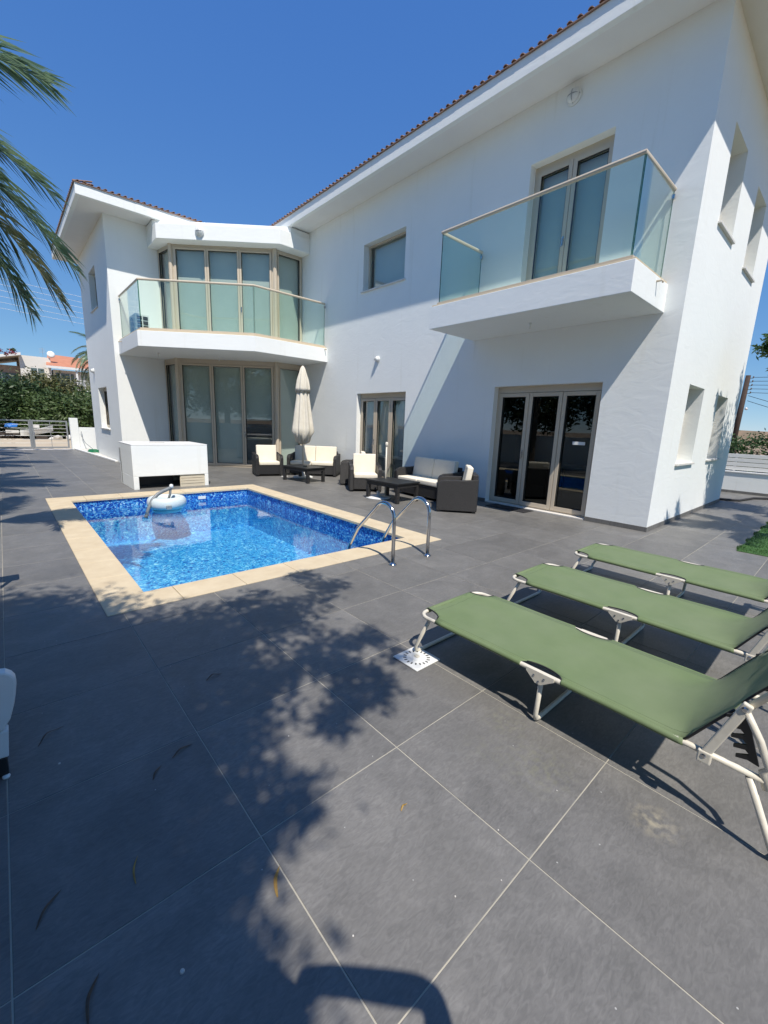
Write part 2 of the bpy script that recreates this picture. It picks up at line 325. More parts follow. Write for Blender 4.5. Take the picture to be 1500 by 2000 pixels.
def link(name, me, parent=None, bevel=0, local=False, sub=0, kind=None):
    o = bpy.data.objects.new(name, me); COL.objects.link(o)
    if parent:
        o.parent = parent
        if not local and parent.type == 'EMPTY' : o.matrix_parent_inverse = Matrix.Translation(-Vector(parent.location))
    if bevel:
        b = o.modifiers.new('bevel', 'BEVEL'); b.width = bevel; b.segments = 2; b.limit_method = 'ANGLE'; b.angle_limit = R(40)
    if sub:
        b = o.modifiers.new('sub', 'SUBSURF'); b.levels = sub; b.render_levels = sub
    if kind: o['kind'] = kind
    return o
def tag(o, label, cat, group=None):
    o['label'] = label; o['category'] = cat
    if group: o['group'] = group
    return o
def empty(name, loc, label, cat, group=None, rz=0):
    o = bpy.data.objects.new(name, None); COL.objects.link(o); o.location = loc; o.rotation_euler = (0, 0, rz); o.empty_display_size = .2
    return tag(o, label, cat, group)
def copy_tree(o, parent=None):
    c = o.copy(); COL.objects.link(c)
    if parent: c.parent = parent
    for ch in list(o.children): copy_tree(ch, c)
    return c
def frame(O, U, N):
    O = Vector((O[0], O[1], 0)); U = Vector((U[0], U[1], 0)).normalized(); N = Vector((N[0], N[1], 0)).normalized()
    return lambda u, n, z: O+U*u+N*n+Vector((0, 0, z))

# ---------------------------------------------------------------- ground
PX0, PX1, PY0, PY1 = .74, 3.97, 3.88, 8.98       # pool, inside
OX0, OX1, OY0, OY1 = .44, 4.30, 3.56, 9.40       # coping, outside
MX0, MX1, MY0, MY1 = .56, 4.18, 3.68, 9.28       # cut line of the tiles, under the coping
def ring(mb, x0, y0, x1, y1, z):
    for (a, b, c, d) in ((x0, y0, MX0, y1), (MX1, y0, x1, y1), (MX0, y0, MX1, MY0), (MX0, MY1, MX1, y1)):
        mb.add([(a, b, z), (c, b, z), (c, d, z), (a, d, z)], [(0, 1, 2, 3)])
g = MB(); ring(g, -900, -900, 900, 900, -.09); g.build('ground', 'dry_ground', kind='structure')
p = MB(); ring(p, -2.6, -6, 15.1, 22.0, -.0022); patio = p.build('patio', 'grout', kind='structure')
TP = .69; TX, TY = .55, .525
def inhouse(x0, y0, x1, y1):
    return (x0 > 7.45 and y0 > 2.1 and x1 < 12.6 and y1 < 20) or (x0 > 2.85 and y0 > 15.15 and x1 < 12.6 and y1 < 20)
cells = []
for i in range(-5, 22):
    for j in range(-10, 32):
        x0, y0 = TX+TP*i, TY+TP*j; x1, y1 = x0+TP, y0+TP
        x0, x1 = max(x0, -2.6), min(x1, 15.1); y1 = min(y1, 22.0)
        if x1-x0 < .05 or y1-y0 < .05 or inhouse(x0, y0, x1, y1): continue
        g_ = .0023
        a, b, c, d = x0+g_, y0+g_, x1-g_, y1-g_
        ix0, ix1, iy0, iy1 = max(a, MX0), min(c, MX1), max(b, MY0), min(d, MY1)
        poly = [(a, b), (c, b), (c, d), (a, d)]
        if ix0 < ix1 and iy0 < iy1:
            L, Rr, B, T = ix0 > a, ix1 < c, iy0 > b, iy1 < d
            if not (L or Rr or B or T): continue
            if L and B: poly = [(a, b), (c, b), (c, iy0), (ix0, iy0), (ix0, d), (a, d)]
            elif L and T: poly = [(a, b), (ix0, b), (ix0, iy1), (c, iy1), (c, d), (a, d)]
            elif Rr and B: poly = [(a, b), (c, b), (c, d), (ix1, d), (ix1, iy0), (a, iy0)]
            elif Rr and T: poly = [(a, b), (c, b), (c, d), (a, d)]; poly = [(ix1, b), (c, b), (c, d), (a, d), (a, iy1), (ix1, iy1)]
            elif L: poly = [(a, b), (ix0, b), (ix0, d), (a, d)]
            elif Rr: poly = [(ix1, b), (c, b), (c, d), (ix1, d)]
            elif B: poly = [(a, b), (c, b), (c, iy0), (a, iy0)]
            else: poly = [(a, iy1), (c, iy1), (c, d), (a, d)]
        cx, cy_ = (a+c)/2, (b+d)/2
        v = Vector((cx, cy_, -1.5)); ang = math.degrees(math.atan2(cx, cy_))
        vis = -6 < ang < 92 and v.dot(fw) > .1
        cells.append((v.length + (0 if vis else 1000), poly, abs(c-a-(TP-2*g_)) < 1e-6 and abs(d-b-(TP-2*g_)) < 1e-6 and len(poly) == 4 and not (ix0 < ix1 and iy0 < iy1), (a, b)))
cells.sort(key=lambda c: c[0])
full = None; rest = MB()
def tile_mesh(poly):
    # chamfered slab
    n = len(poly); cx = sum(q[0] for q in poly)/n; cy_ = sum(q[1] for q in poly)/n; ch = .0012
    top = [(x+(ch if x < cx else -ch), y+(ch if y < cy_ else -ch)) for x, y in poly]
    m = MB()
    m.add([(x, y, -.01) for x, y in poly]+[(x, y, -ch) for x, y in poly]+[(x, y, 0) for x, y in (top if n == 4 else poly)],
          [tuple(range(2*n, 3*n))]+[(k*n+i, k*n+(i+1) % n, (k+1)*n+(i+1) % n, (k+1)*n+i) for k in range(2) for i in range(n)])
    return m
for k, (dist, poly, isfull, org) in enumerate(cells):
    if k < 296:
        dz = random.uniform(-.0006, .0006)
        if isfull:
            if full is None: full = tile_mesh([(x-org[0], y-org[1]) for x, y in poly]).mesh('tile', 'slate_tile')
            o = link('tile', full, patio, local=True); o.location = (org[0], org[1], dz)
        else:
            o = link('tile', tile_mesh(poly).mesh('tile', 'slate_tile'), patio, local=True)
    else:
        rest.add(*(lambda m: (m.v, m.f))(tile_mesh(poly)))
rest.build('tiles', 'slate_tile', patio, kind='stuff')

road = MB().box(-14, 22.7, -.2, 16, 31.5, -.02).build('dirt_road', 'sand', kind='structure')
MB().box(-6, 22.0, -.2, 7, 22.7, -.012).build('pavement', 'rubble_white', kind='structure')

# ---------------------------------------------------------------- pool
pool = MB()
zf = -.86
def quad(m, a, b, c, d): m.add([a, b, c, d], [(0, 1, 2, 3)])
pool.add([(PX0, PY0, 0), (PX1, PY0, 0), (PX1, PY1, 0), (PX0, PY1, 0), (PX0, PY0, zf), (PX1, PY0, zf), (PX1, PY1, zf), (PX0, PY1, zf)],
         [(0, 1, 5, 4), (1, 2, 6, 5), (2, 3, 7, 6), (3, 0, 4, 7), (4, 5, 6, 7)])
pl = pool.build('swimming_pool', 'pool_mosaic', kind='structure')
st = MB(); st.box(PX0+.005, PY0+.005, zf, PX1-.005, PY0+.95, zf+.22); st.build('step', 'pool_mosaic', pl)
# coping stones
def stones(x0, y0, x1, y1, along, n):
    for i in range(n):
        t0, t1 = i/n, (i+1)/n; gp = .002
        if along == 'x': a, b, c, d = x0+(x1-x0)*t0+gp, y0, x0+(x1-x0)*t1-gp, y1
        else: a, b, c, d = x0, y0+(y1-y0)*t0+gp, x1, y0+(y1-y0)*t1-gp
        o = MB().box(a, b, -.03, c, d, .008+random.uniform(-.0008, .0008)).build('coping_stone', 'travertine', pl, bevel=.004)
IX0, IX1, IY0, IY1 = PX0-.0, PX1+.0, PY0, PY1
ov = .025
stones(OX0, OY0, OX1, IY0+ov, 'x', 7)
stones(OX0, IY1-ov, OX1, OY1, 'x', 7)
stones(OX0, IY0+ov+.002, IX0+ov, IY1-ov-.002, 'y', 9)
stones(IX1-ov, IY0+ov+.002, OX1, IY1-ov-.002, 'y', 9)
sk = MB(); sk.box(2.9, PY1-.012, -.16, 3.05, PY1-.002, -.10); sk.build('skimmer_mouth', 'white_plastic', pl)
WZ = -.20
MB().add([(PX0+.001, PY0+.001, WZ), (PX1-.001, PY0+.001, WZ), (PX1-.001, PY1-.001, WZ), (PX0+.001, PY1-.001, WZ)], [(0, 1, 2, 3)]).build('pool_water', 'water', kind='structure')

# ladder
def arc(c, r, a0, a1, n, f): return [f(c[0]+r*math.cos(R(a0+(a1-a0)*i/n)), c[1]+r*math.sin(R(a0+(a1-a0)*i/n))) for i in range(n+1)]
lad = empty('pool_ladder', (3.32, 3.19, 0), 'polished steel ladder with two arched handrails at the near corner of the pool', 'pool ladder')
for x in (3.04, 3.60):
    pts = [(x, 3.18, 0), (x, 3.185, .48)]+arc((3.345, .51), .16, 180, 35, 9, lambda a, b: (x, a, b))+[(x, 3.80, .29), (x, 3.965, .03), (x, 3.99, -.06), (x, 3.99, -.9)]
    MB().tube(pts, .021, 12).build('handrail', 'steel', lad, smooth=True)
    MB().lathe([(.045, 0), (.045, .008), (.03, .016), (.022, .03)], 20, (x, 3.18, .001)).build('flange', 'steel', lad, smooth=True)
for z in (-.40, -.65, -.88): MB().box(3.05, 3.95, z, 3.59, 4.03, z+.02).build('rung', 'steel', lad, bevel=.004)

# floating pool cleaner
pc = empty('pool_cleaner', (2.34, 8.44, WZ), 'round pale blue floating pool skimmer with a grey hose arched over it', 'pool skimmer')
MB().lathe([(.20, -.06), (.235, -.05), (.25, -.02), (.235, .0)], 32, (2.34, 8.44, WZ)).build('basket', 'pale_blue_plastic', pc, smooth=True)
tor = MB(); seg = 36
tor_v = []; tor_f = []
for i in range(seg):
    a = 2*math.pi*i/seg
    for k in range(12):
        b = 2*math.pi*k/12; rr = .255+.085*math.cos(b); tor_v.append((2.34+rr*math.cos(a), 8.44+rr*math.sin(a), WZ+.10+.085*math.sin(b)*1.15))
for i in range(seg):
    for k in range(12): tor_f.append((i*12+k, i*12+(k+1) % 12, ((i+1) % seg)*12+(k+1) % 12, ((i+1) % seg)*12+k))
tor.add(tor_v, tor_f).build('float_ring', 'pale_blue_plastic', pc, smooth=True)
MB().lathe([(.17, 0), (.17, .03), (.05, .06)], 24, (2.34, 8.44, WZ+.04)).build('lid', 'grey_hose', pc, smooth=True)
for a in (20, 140, 260): MB().tube([(2.34+.1*math.cos(R(a)), 8.44+.1*math.sin(R(a)), WZ+.08), (2.34+.27*math.cos(R(a)), 8.44+.27*math.sin(R(a)), WZ+.17)], .012, 6).build('spoke', 'grey_hose', pc, smooth=True)
hp = [(1.93, 8.28, WZ-.10), (1.99, 8.30, WZ+.04), (2.07, 8.33, WZ+.17), (2.17, 8.36, WZ+.25), (2.27, 8.39, WZ+.29), (2.36, 8.41, WZ+.315), (2.42, 8.42, WZ+.34)]
MB().tube(hp, .030, 10).build('hose', 'grey_hose', pc, smooth=True)
MB().tube([(2.42, 8.42, WZ+.34), (2.40, 8.43, WZ+.22), (2.34, 8.44, WZ+.09)], .022, 8).build('hose_elbow', 'grey_hose', pc, smooth=True)
MB().lathe([(.01, -.035), (.03, -.025), (.038, 0), (.03, .025), (.01, .035)], 14, (2.43, 8.42, WZ+.36)).build('knob', 'white_plastic', pc, smooth=True)
MB().box(2.24, 8.085, WZ+.03, 2.33, 8.115, WZ+.09).build('badge', 'grey_metal', pc, bevel=.005)
pc.location.x -= .15; pc.location.y += .12; pc.scale = (1.0, 1.0, 1.15)

# ---------------------------------------------------------------- the villa
HOUSE = empty('villa', (7.39, 2.0, 0), 'two storey white rendered villa with terracotta edged roof and two glass balconies', 'house')
X0 = 7.39; YE = 2.0; ZS = 6.93
def wall(O, U, N, L, z0, z1, holes, thick=.25, name='wall', m='stucco'):
    T = frame(O, U, N); mb = MB(T)
    us = sorted({0, L, *[h[0] for h in holes], *[h[1] for h in holes]}); zs = sorted({z0, z1, *[h[2] for h in holes], *[h[3] for h in holes]})
    def solid(i, j):
        if not (0 <= i < len(us)-1 and 0 <= j < len(zs)-1): return False
        uc, zc = (us[i]+us[i+1])/2, (zs[j]+zs[j+1])/2
        return not any(h[0] < uc < h[1] and h[2] < zc < h[3] for h in holes)
    for i in range(len(us)-1):
        for j in range(len(zs)-1):
            if not solid(i, j): continue
            a, b, c, d = us[i], us[i+1], zs[j], zs[j+1]
            quad(mb, (a, 0, c), (b, 0, c), (b, 0, d), (a, 0, d)); quad(mb, (a, -thick, c), (a, -thick, d), (b, -thick, d), (b, -thick, c))
            if not solid(i-1, j): quad(mb, (a, 0, c), (a, 0, d), (a, -thick, d), (a, -thick, c))
            if not solid(i+1, j): quad(mb, (b, 0, c), (b, -thick, c), (b, -thick, d), (b, 0, d))
            if not solid(i, j-1): quad(mb, (a, 0, c), (a, -thick, c), (b, -thick, c), (b, 0, c))
            if not solid(i, j+1): quad(mb, (a, 0, d), (b, 0, d), (b, -thick, d), (a, -thick, d))
    # weld
    me = mb.mesh(name, m); bm = bmesh.new(); bm.from_mesh(me); bmesh.ops.remove_doubles(bm, verts=bm.verts, dist=.0005); bmesh.ops.recalc_face_normals(bm, faces=bm.faces); bm.to_mesh(me); bm.free()
    return link(name, me, HOUSE)

H_MAIN = [(.96, 3.02, -.01, 2.32), (5.53, 7.44, -.01, 2.31), (5.76, 7.29, 4.86, 5.96), (1.28, 2.67, 3.66, 6.03)]   # u = y-2
wall((X0, YE), (0, 1), (-1, 0), 10.32, -.01, ZS+.02, H_MAIN)
H_END = [(1.00, 1.98, 1.04, 2.33), (3.12, 4.02, 1.06, 2.31), (1.00, 1.95, 4.68, 5.98), (3.10, 4.05, 4.58, 5.90)]   # u = x-7.39
wall((X0+.25, YE), (1, 0), (0, -1), 4.96, -.01, ZS+.02, [(a-.25, b-.25, c, d) for a, b, c, d in H_END], thick=.30)
MB().box(X0+.001, YE+.0, -.01, X0+.25, YE+.3, ZS+.018) # (corner is closed by the main wall)
wall((2.72+.25, 15.07), (1, 0), (0, -1), 1.10, -.01, ZS+.02, [])
H_SIDE = [(1.75, 3.33, 1.03, 2.40), (1.90, 3.10, 4.88, 6.08)]
wall((2.72, 15.07), (0, 1), (-1, 0), 4.95, -.01, ZS+.02, H_SIDE)
wall((12.6, YE+.3), (0, 1), (1, 0), 17.7, -.01, ZS+.02, [])
wall((2.97, 20.02), (1, 0), (0, 1), 9.38, -.01, ZS+.02, [])
# floors, ceilings and rooms seen through the glass
MB().prism([(X0+.26, YE+.31), (12.3, YE+.31), (12.3, 19.7), (3.0, 19.7), (3.0, 15.35), (4.15, 15.35), (4.26, 14.31), (6.52, 12.38), (X0+.26, 12.38)], -.008, .012).build('room_floor', 'interior_floor', HOUSE)
MB().prism([(X0+.26, YE+.31), (12.3, YE+.31), (12.3, 19.7), (3.0, 19.7), (3.0, 15.35), (4.3, 15.35), (X0+.26, 12.6)], 3.26, 3.63).build('storey_slab', 'interior_wall', HOUSE)
MB().box(11.0, 2.31, .012, 11.1, 19.6, 3.25).build('partition', 'interior_wall', HOUSE)
MB().box(X0+.26, 6.6, .012, 10.99, 6.7, 3.25).build('partition', 'interior_wall', HOUSE)
MB().box(X0+.26, 11.2, .012, 10.99, 11.3, 3.25).build('partition', 'interior_wall', HOUSE)
MB().box(10.0, 2.31, 3.64, 10.1, 19.6, 6.9).build('partition', 'interior_wall', HOUSE)
# skirting tiles along the foot of the walls
for i in range(19):
    y0 = YE+i*.55; y1 = min(y0+.545, 12.3)
    if y0 > 12.2: break
    for a, b in ((2.96, 5.02), (7.53, 9.44)):
        if a < y0 < b: y0 = b
        if a < y1 < b: y1 = a
        if y0 < a and y1 > b: y1 = a
    if y1-y0 > .03: MB().box(X0-.010, y0, .001, X0-.0005, y1, .075).build('skirting_tile', 'slate_tile', HOUSE)
for i in range(10): MB().box(X0-.010+i*.52, YE-.010, .001, X0-.010+i*.52+.515, YE-.0005, .075).build('skirting_tile', 'slate_tile', HOUSE)

def window(T, u0, u1, z0, z1, rec, leaves, kind, blinds=None, sill=True, head=.0, fw_=.055, lw=.07, pane='window_glass', slider=False, back=None):
    """an opening filled with an aluminium frame, its leaves, panes and blinds; T maps (u, n, z)"""
    n1 = -rec; n0 = n1-.07
    f = MB(T); h = max(head, fw_)
    f.box(u0, n0, z0, u0+fw_, n1, z1); f.box(u1-fw_, n0, z0, u1, n1, z1); f.box(u0+fw_, n0, z1-h, u1-fw_, n1, z1); f.box(u0+fw_, n0, z0, u1-fw_, n1, z0+.045)
    root = f.build(kind, 'champagne_metal', HOUSE, bevel=.004)
    a0, a1, b0, b1 = u0+fw_, u1-fw_, z0+.045, z1-h
    w_ = (a1-a0)/leaves
    for i in range(leaves):
        l0, l1 = a0+i*w_+.004, a0+(i+1)*w_-.004; q0, q1 = b0+.004, b1-.006
        m = MB(T); e0, e1 = n0+.012, n1+.018
        if lw > 0:
            m.box(l0, e0, q0, l0+lw, e1, q1); m.box(l1-lw, e0, q0, l1, e1, q1); m.box(l0+lw, e0, q0, l1-lw, e1, q0+lw*1.15); m.box(l0+lw, e0, q1-lw, l1-lw, e1, q1)
            m.build('leaf_frame', 'champagne_metal', root, bevel=.005)
            ga = MB(T); t = .006
            x0, x1, y0, y1 = l0+lw, l1-lw, q0+lw*1.15, q1-lw
            ga.box(x0, e0+.03, y0, x0+t, e1-.006, y1); ga.box(x1-t, e0+.03, y0, x1, e1-.006, y1); ga.box(x0+t, e0+.03, y0, x1-t, e1-.006, y0+t); ga.box(x0+t, e0+.03, y1-t, x1-t, e1-.006, y1)
            ga.build('gasket', 'dark_gasket', root)
        else: x0, x1, y0, y1 = l0, l1, q0, q1
        MB(T).box(x0+.004, n0+.028, y0+.004, x1-.004, n0+.036, y1-.004).build('pane', pane, root)
        if blinds:
            bz = blinds[i] if isinstance(blinds, (list, tuple)) else blinds
            if bz is not None:
                MB(T).box(l0+.01, n0-.075, max(y0, bz), l1-.01, n0-.072, y1+.03).build('blind', 'blind_fabric', root)
                if bz > y0+.05: MB(T).box(l0+.01, n0-.082, bz-.025, l1-.01, n0-.065, bz).build('blind_bar', 'white_paint', root)
    if leaves > 1:
        hu = a0+w_*(leaves-1)+.004+lw*.5
        hm = MB(T); zc = b0+1.0; hm.box(hu-.014, n1+.0185, zc-.07, hu+.014, n1+.027, zc+.07); hm.box(hu-.008, n1+.027, zc+.02, hu+.008, n1+.055, zc+.036); hm.box(hu-.008, n1+.047, zc-.10, hu+.008, n1+.058, zc+.036)
        hm.build('handle', 'steel', root, bevel=.002)
    if sill:
        MB(T).box(u0-.05, -rec+.001, z0-.035, u1+.05, .045, z0-.0005).build('sill', 'sill_stone', root, bevel=.004)
    return root
TM = frame((X0, YE), (0, 1), (-1, 0)); TE = frame((X0, YE), (1, 0), (0, -1)); TS = frame((2.72, 15.07), (0, 1), (-1, 0)); TF = frame((2.72, 15.07), (1, 0), (0, -1))
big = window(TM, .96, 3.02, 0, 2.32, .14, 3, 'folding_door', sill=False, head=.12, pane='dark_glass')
mid = window(TM, 5.53, 7.44, 0, 2.31, .14, 3, 'folding_door', blinds=.70, sill=False, head=.12)
window(TM, 5.76, 7.29, 4.86, 5.96, .17, 1, 'window', blinds=4.8, lw=.0, fw_=.045)
window(TM, 1.28, 2.67, 3.66, 6.03, .17, 2, 'balcony_door', blinds=3.7, sill=False, head=.09)
for (a, b, c, d) in H_END: window(TE, a, b, c, d, .24, 1, 'window', blinds=c, fw_=.05, lw=.05)
for (a, b, c, d) in H_SIDE: window(TS, a, b, c, d, .17, 1, 'window', blinds=c, fw_=.05, lw=.05)
for (a, b, c, d) in H_MAIN[:2]:
    MB(TM).box(a, -.24, .0, b, .0, .022).build('threshold', 'sill_stone', big if a < 2 else mid, bevel=.003)
# net curtains behind the middle door, dark sill line in the room
for (a, b) in ((5.62, 5.98), (6.95, 7.35)):
    m = MB(TM); n = 30; vs = []
    for k in range(n+1):
        u = a+(b-a)*k/n; s_ = .03*math.sin(k*1.9)
        vs += [(u, -.25+s_*.6, .72), (u+.02*math.sin(k), -.25+s_*.4, 2.2)]
    m.add(vs, [(2*k, 2*k+2, 2*k+3, 2*k+1) for k in range(n)]); m.build('curtain', 'curtain_fabric', mid, smooth=True)
MB(TM).box(5.60, -.34, .62, 7.40, -.30, .70).build('rail', 'white_paint', mid)
MB(TM).box(5.60, -.345, .03, 7.40, -.31, .61).build('lower_panel', 'interior_wall', mid)

# bay window between the wings, on both floors
BAY = [(4.06, 15.07), (4.19, 14.26), (6.48, 12.30), (7.39, 12.28)]
def seg_frame(p, q):
    U = Vector((q[0]-p[0], q[1]-p[1], 0)); L = U.length; U.normalize(); N = Vector((U.y, -U.x, 0))
    return frame(p, U, N), L
for (z0, z1, hd, bl) in ((0.0, 3.25, .13, (None, .02, 1.62, None)), (3.66, 6.38, .07, (None, 3.7, 3.7, None))):
    lo = z0 < 1
    for k in range(3):
        T, L = seg_frame(BAY[k], BAY[k+1])
        if k == 1:
            blv = [.02, .02, 1.55] if lo else [3.7, 3.7, 4.02]
            window(T, .05, L-.05, z0, z1, .0, 3, 'folding_door', blinds=blv, sill=False, head=hd, pane='window_glass', fw_=.045, lw=.058)
        else:
            window(T, .03, L-.02, z0, z1, .0, 1, 'window', blinds=(z0+.02 if lo or k == 0 else 3.95), sill=False, head=hd, lw=.035, fw_=.05)
    for k in (1, 2): MB().tube([(BAY[k][0], BAY[k][1], z0), (BAY[k][0], BAY[k][1], z1)], .062, 8).build('corner_post', 'champagne_metal', HOUSE)

# balconies
def balcony(slab, zb, zt, rail, top, name):
    b = MB().prism(slab, zb, zt).build('balcony', 'stucco', HOUSE, bevel=.006)
    # stone edge, glass panels and handrail follow the outer edge
    ed = MB(); P = [Vector((x, y, 0)) for x, y in rail]
    def off(i, d):
        a = (P[i]-P[i-1]).normalized() if i > 0 else (P[i+1]-P[i]).normalized(); c = (P[i+1]-P[i]).normalized() if i < len(P)-1 else a
        na, nc = Vector((a.y, -a.x, 0)), Vector((c.y, -c.x, 0)); m = (na+nc).normalized(); return P[i]+m*d/max(.3, m.dot(na))
    n = len(P)
    for i in range(n-1):
        o0, o1, i0, i1 = off(i, .085), off(i+1, .085), off(i, -.14), off(i+1, -.14)
        MB().prism([(o0.x, o0.y), (o1.x, o1.y), (i1.x, i1.y), (i0.x, i0.y)], zt+.001, zt+.032).build('edge_stone', 'travertine', b, bevel=.003)
        c0, c1, d0, d1 = off(i, .022), off(i+1, .022), off(i, -.022), off(i+1, -.022)
        MB().prism([(c0.x, c0.y), (c1.x, c1.y), (d1.x, d1.y), (d0.x, d0.y)], zt+.033, zt+.085).build('glass_channel', 'champagne_metal', b, bevel=.003)
        U = (P[i+1]-P[i]).normalized(); A = P[i]+U*.008; Bq = P[i+1]-U*.008; N = Vector((U.y, -U.x, 0))*.0055
        q = [(A+N), (Bq+N), (Bq-N), (A-N)]
        o = MB().prism([(v.x, v.y) for v in q], zt+.086, top-.02).build('glass_panel', 'balcony_glass', b)
        for E_ in (A, Bq):
            s_ = -1 if E_ is Bq else 1
            q = [E_+N*1.05-U*s_*.001, E_+N*1.05+U*s_*.006, E_-N*1.05+U*s_*.006, E_-N*1.05-U*s_*.001]
            MB().prism([(v.x, v.y) for v in q], zt+.087, top-.021).build('glass_edge', 'glass_edge', b)
    MB().tube([(p.x, p.y, top) for p in P], .028, 10).build('handrail', 'champagne_metal', b, smooth=False)
    for E_ in (P[0], P[-1]):
        MB().box(E_.x-.02, E_.y-.02, top-.12, E_.x+.02, E_.y+.02, top-.06).build('bracket', 'steel', b, bevel=.003)
    return b
bal1 = balcony([(6.06, 2.24), (X0, 2.24), (X0, 5.64), (6.06, 5.64)], 3.25, 3.63, [(7.36, 5.56), (6.19, 5.56), (6.19, 2.34), (7.36, 2.34)], 4.86, 'r')
bal2 = balcony([(2.84, 15.07), (2.84, 12.75), (5.15, 10.9), (7.39, 10.9), (7.39, 12.28), (6.48, 12.30), (4.19, 14.26), (4.06, 15.07)], 3.25, 3.63, [(2.95, 15.03), (2.95, 12.80), (5.19, 11.01), (7.36, 11.01)], 4.86, 'l')
for (x, y, z) in ((6.9, 2.23, 3.56), (2.83, 14.6, 3.56), (7.3, 10.89, 3.6)):
    MB().tube([(x, y+.01, z), (x, y-.06, z), (x, y-.07, z-.03)] if y < 12 else [(x+.01, y, z), (x-.06, y, z), (x-.07, y, z-.03)], .014, 8).build('drain_spout', 'champagne_metal', HOUSE, smooth=True)

# canopy over the upper bay, soffits, fascias
MB().prism([(3.80, 15.069), (3.80, 14.12), (6.42, 11.86), (7.389, 11.86), (7.389, 12.30), (7.389, 15.069)], 6.382, 6.77).build('canopy', 'stucco', HOUSE, bevel=.008)
MB().prism([(3.802, 15.068), (3.802, 14.42), (6.78, 11.9), (7.388, 11.9), (7.388, 15.068)], 6.771, ZS-.002).build('canopy_upstand', 'stucco', HOUSE)
EX, EY, EL, EYL = 6.81, 1.30, 2.13, 14.37
MB().prism([(EX, EY), (13.2, EY), (13.2, 20.65), (EL, 20.65), (EL, EYL), (EX, EYL)], ZS+.021, ZS+.06).build('soffit', 'soffit_paint', HOUSE)
TH = .13
def fascia(x0, y0, x1, y1): MB().box(x0, y0, ZS, x1, y1, 7.19).build('fascia', 'stucco', HOUSE, bevel=.004)
fascia(EX-.10, EY-.1, EX-.001, EYL-.1); fascia(EX-.0, EY-.1, 13.2, EY-.001); fascia(EL-.1, EYL-.1, EX-.101, EYL-.001)
fascia(EL-.1, EYL-.0, EL-.001, 20.65)
# roof planes and the tiles along the eaves
roof = MB()
def hip(x0, y0, x1, y1, z, pitch=.27):
    if y1-y0 > x1-x0:
        h = (x1-x0)/2; a, b = (x0+h, y0+h, z+h*pitch), (x0+h, y1-h, z+h*pitch)
        roof.add([(x0, y0, z), (x1, y0, z), (x1, y1, z), (x0, y1, z), a, b], [(0, 1, 4), (1, 2, 5, 4), (2, 3, 5), (3, 0, 4, 5), (3, 2, 1, 0)])
    else:
        h = (y1-y0)/2; a, b = (x0+h, y0+h, z+h*pitch), (x1-h, y0+h, z+h*pitch)
        roof.add([(x0, y0, z), (x1, y0, z), (x1, y1, z), (x0, y1, z), a, b], [(0, 1, 5, 4), (1, 2, 5), (2, 3, 4, 5), (3, 0, 4), (3, 2, 1, 0)])
hip(EX-.1, EY-.1, 13.3, 20.75, 7.192); hip(EL-.1, EYL-.1, 9.9, 20.751, 7.195)
rf = roof.build('roof', 'terracotta', HOUSE)
def eave_tile_mesh():
    m = MB(); vs = []; n = 8
    for (l, zz, rr) in ((-.03, -.008, .038), (.40, .105, .035)):
        for r_ in (rr, rr-.014):
            for k in range(n+1):
                a = math.pi*k/n; vs.append((r_*math.cos(a), l, zz+.03+r_*math.sin(a)*.75))
    w = n+1; fs = []
    for k in range(n): fs += [(k, k+1, 2*w+k+1, 2*w+k), (w+k, 3*w+k, 3*w+k+1, w+k+1), (k, w+k, w+k+1, k+1), (2*w+k, 2*w+k+1, 3*w+k+1, 3*w+k)]
    m.add(vs, fs); m.box(-.075, -.03, -.012, .085, .3, .004)
    return m.mesh('roof_tile', 'terracotta')
etm = eave_tile_mesh()
def eaves(p, q, inward):
    P, Q = Vector((*p, 7.20)), Vector((*q, 7.20)); n = int((Q-P).length/.15); U = (Q-P).normalized(); ang = math.atan2(-inward[0], inward[1])
    for k in range(n):
        o = link('roof_tile', etm, rf, local=True); c = P+U*(k+.5)*.15
        o.location = (c.x+random.uniform(-.004, .004)*abs(U.x), c.y, c.z+random.uniform(-.004, .006)); o.rotation_euler = (0, 0, ang+random.uniform(-.02, .02))
eaves((EX-.1, EY-.1), (EX-.1, EYL-.1), (1, 0)); eaves((EL-.1, EYL-.1), (EX-.1, EYL-.1), (0, 1)); eaves((EL-.1, EYL-.1), (EL-.1, 20.65), (1, 0)); eaves((EX-.1, EY-.1), (13.2, EY-.1), (0, 1))

# wall lights
def bulkhead(loc, nrm, label, r=.09, cage=False, z=0):
    o = empty('wall_light', loc, label, 'wall light', 'small round lights fixed to the villa walls')
    T = Matrix.Translation(loc) @ Vector(nrm).to_track_quat('Z', 'Y').to_matrix().to_4x4()
    f = lambda x, y, zz: T @ Vector((x, y, zz))
    m = MB(f); m.lathe([(r*1.0, 0.001), (r*1.0, .025), (r*.9, .035)], 24); m.build('base', 'white_plastic', o, smooth=True)
    m = MB(f); m.lathe([(r*.82, .036), (r*.78, .06), (r*.6, .085), (r*.3, .1), (.004, .104)], 24); m.build('diffuser', 'white_plastic', o, smooth=True)
    m = MB(f)
    for a in ((0, 90) if cage else (45,)):
        m.tube([(r*.86*math.cos(R(a)), r*.86*math.sin(R(a)), .03), (r*.5*math.cos(R(a)), r*.5*math.sin(R(a)), .1), (0, 0, .115), (-r*.5*math.cos(R(a)), -r*.5*math.sin(R(a)), .1), (-r*.86*math.cos(R(a)), -r*.86*math.sin(R(a)), .03)], .006, 6)
    m.build('guard', 'grey_metal' if cage else 'white_plastic', o, smooth=True)
bulkhead((7.388, 8.60, 3.14), (-1, 0, 0), 'small white wall light above the middle folding door, throwing a slanted shadow', .075)
bulkhead((7.388, 4.00, 6.73), (-1, 0, 0), 'round caged wall light high under the eave above the right balcony', .12, True)
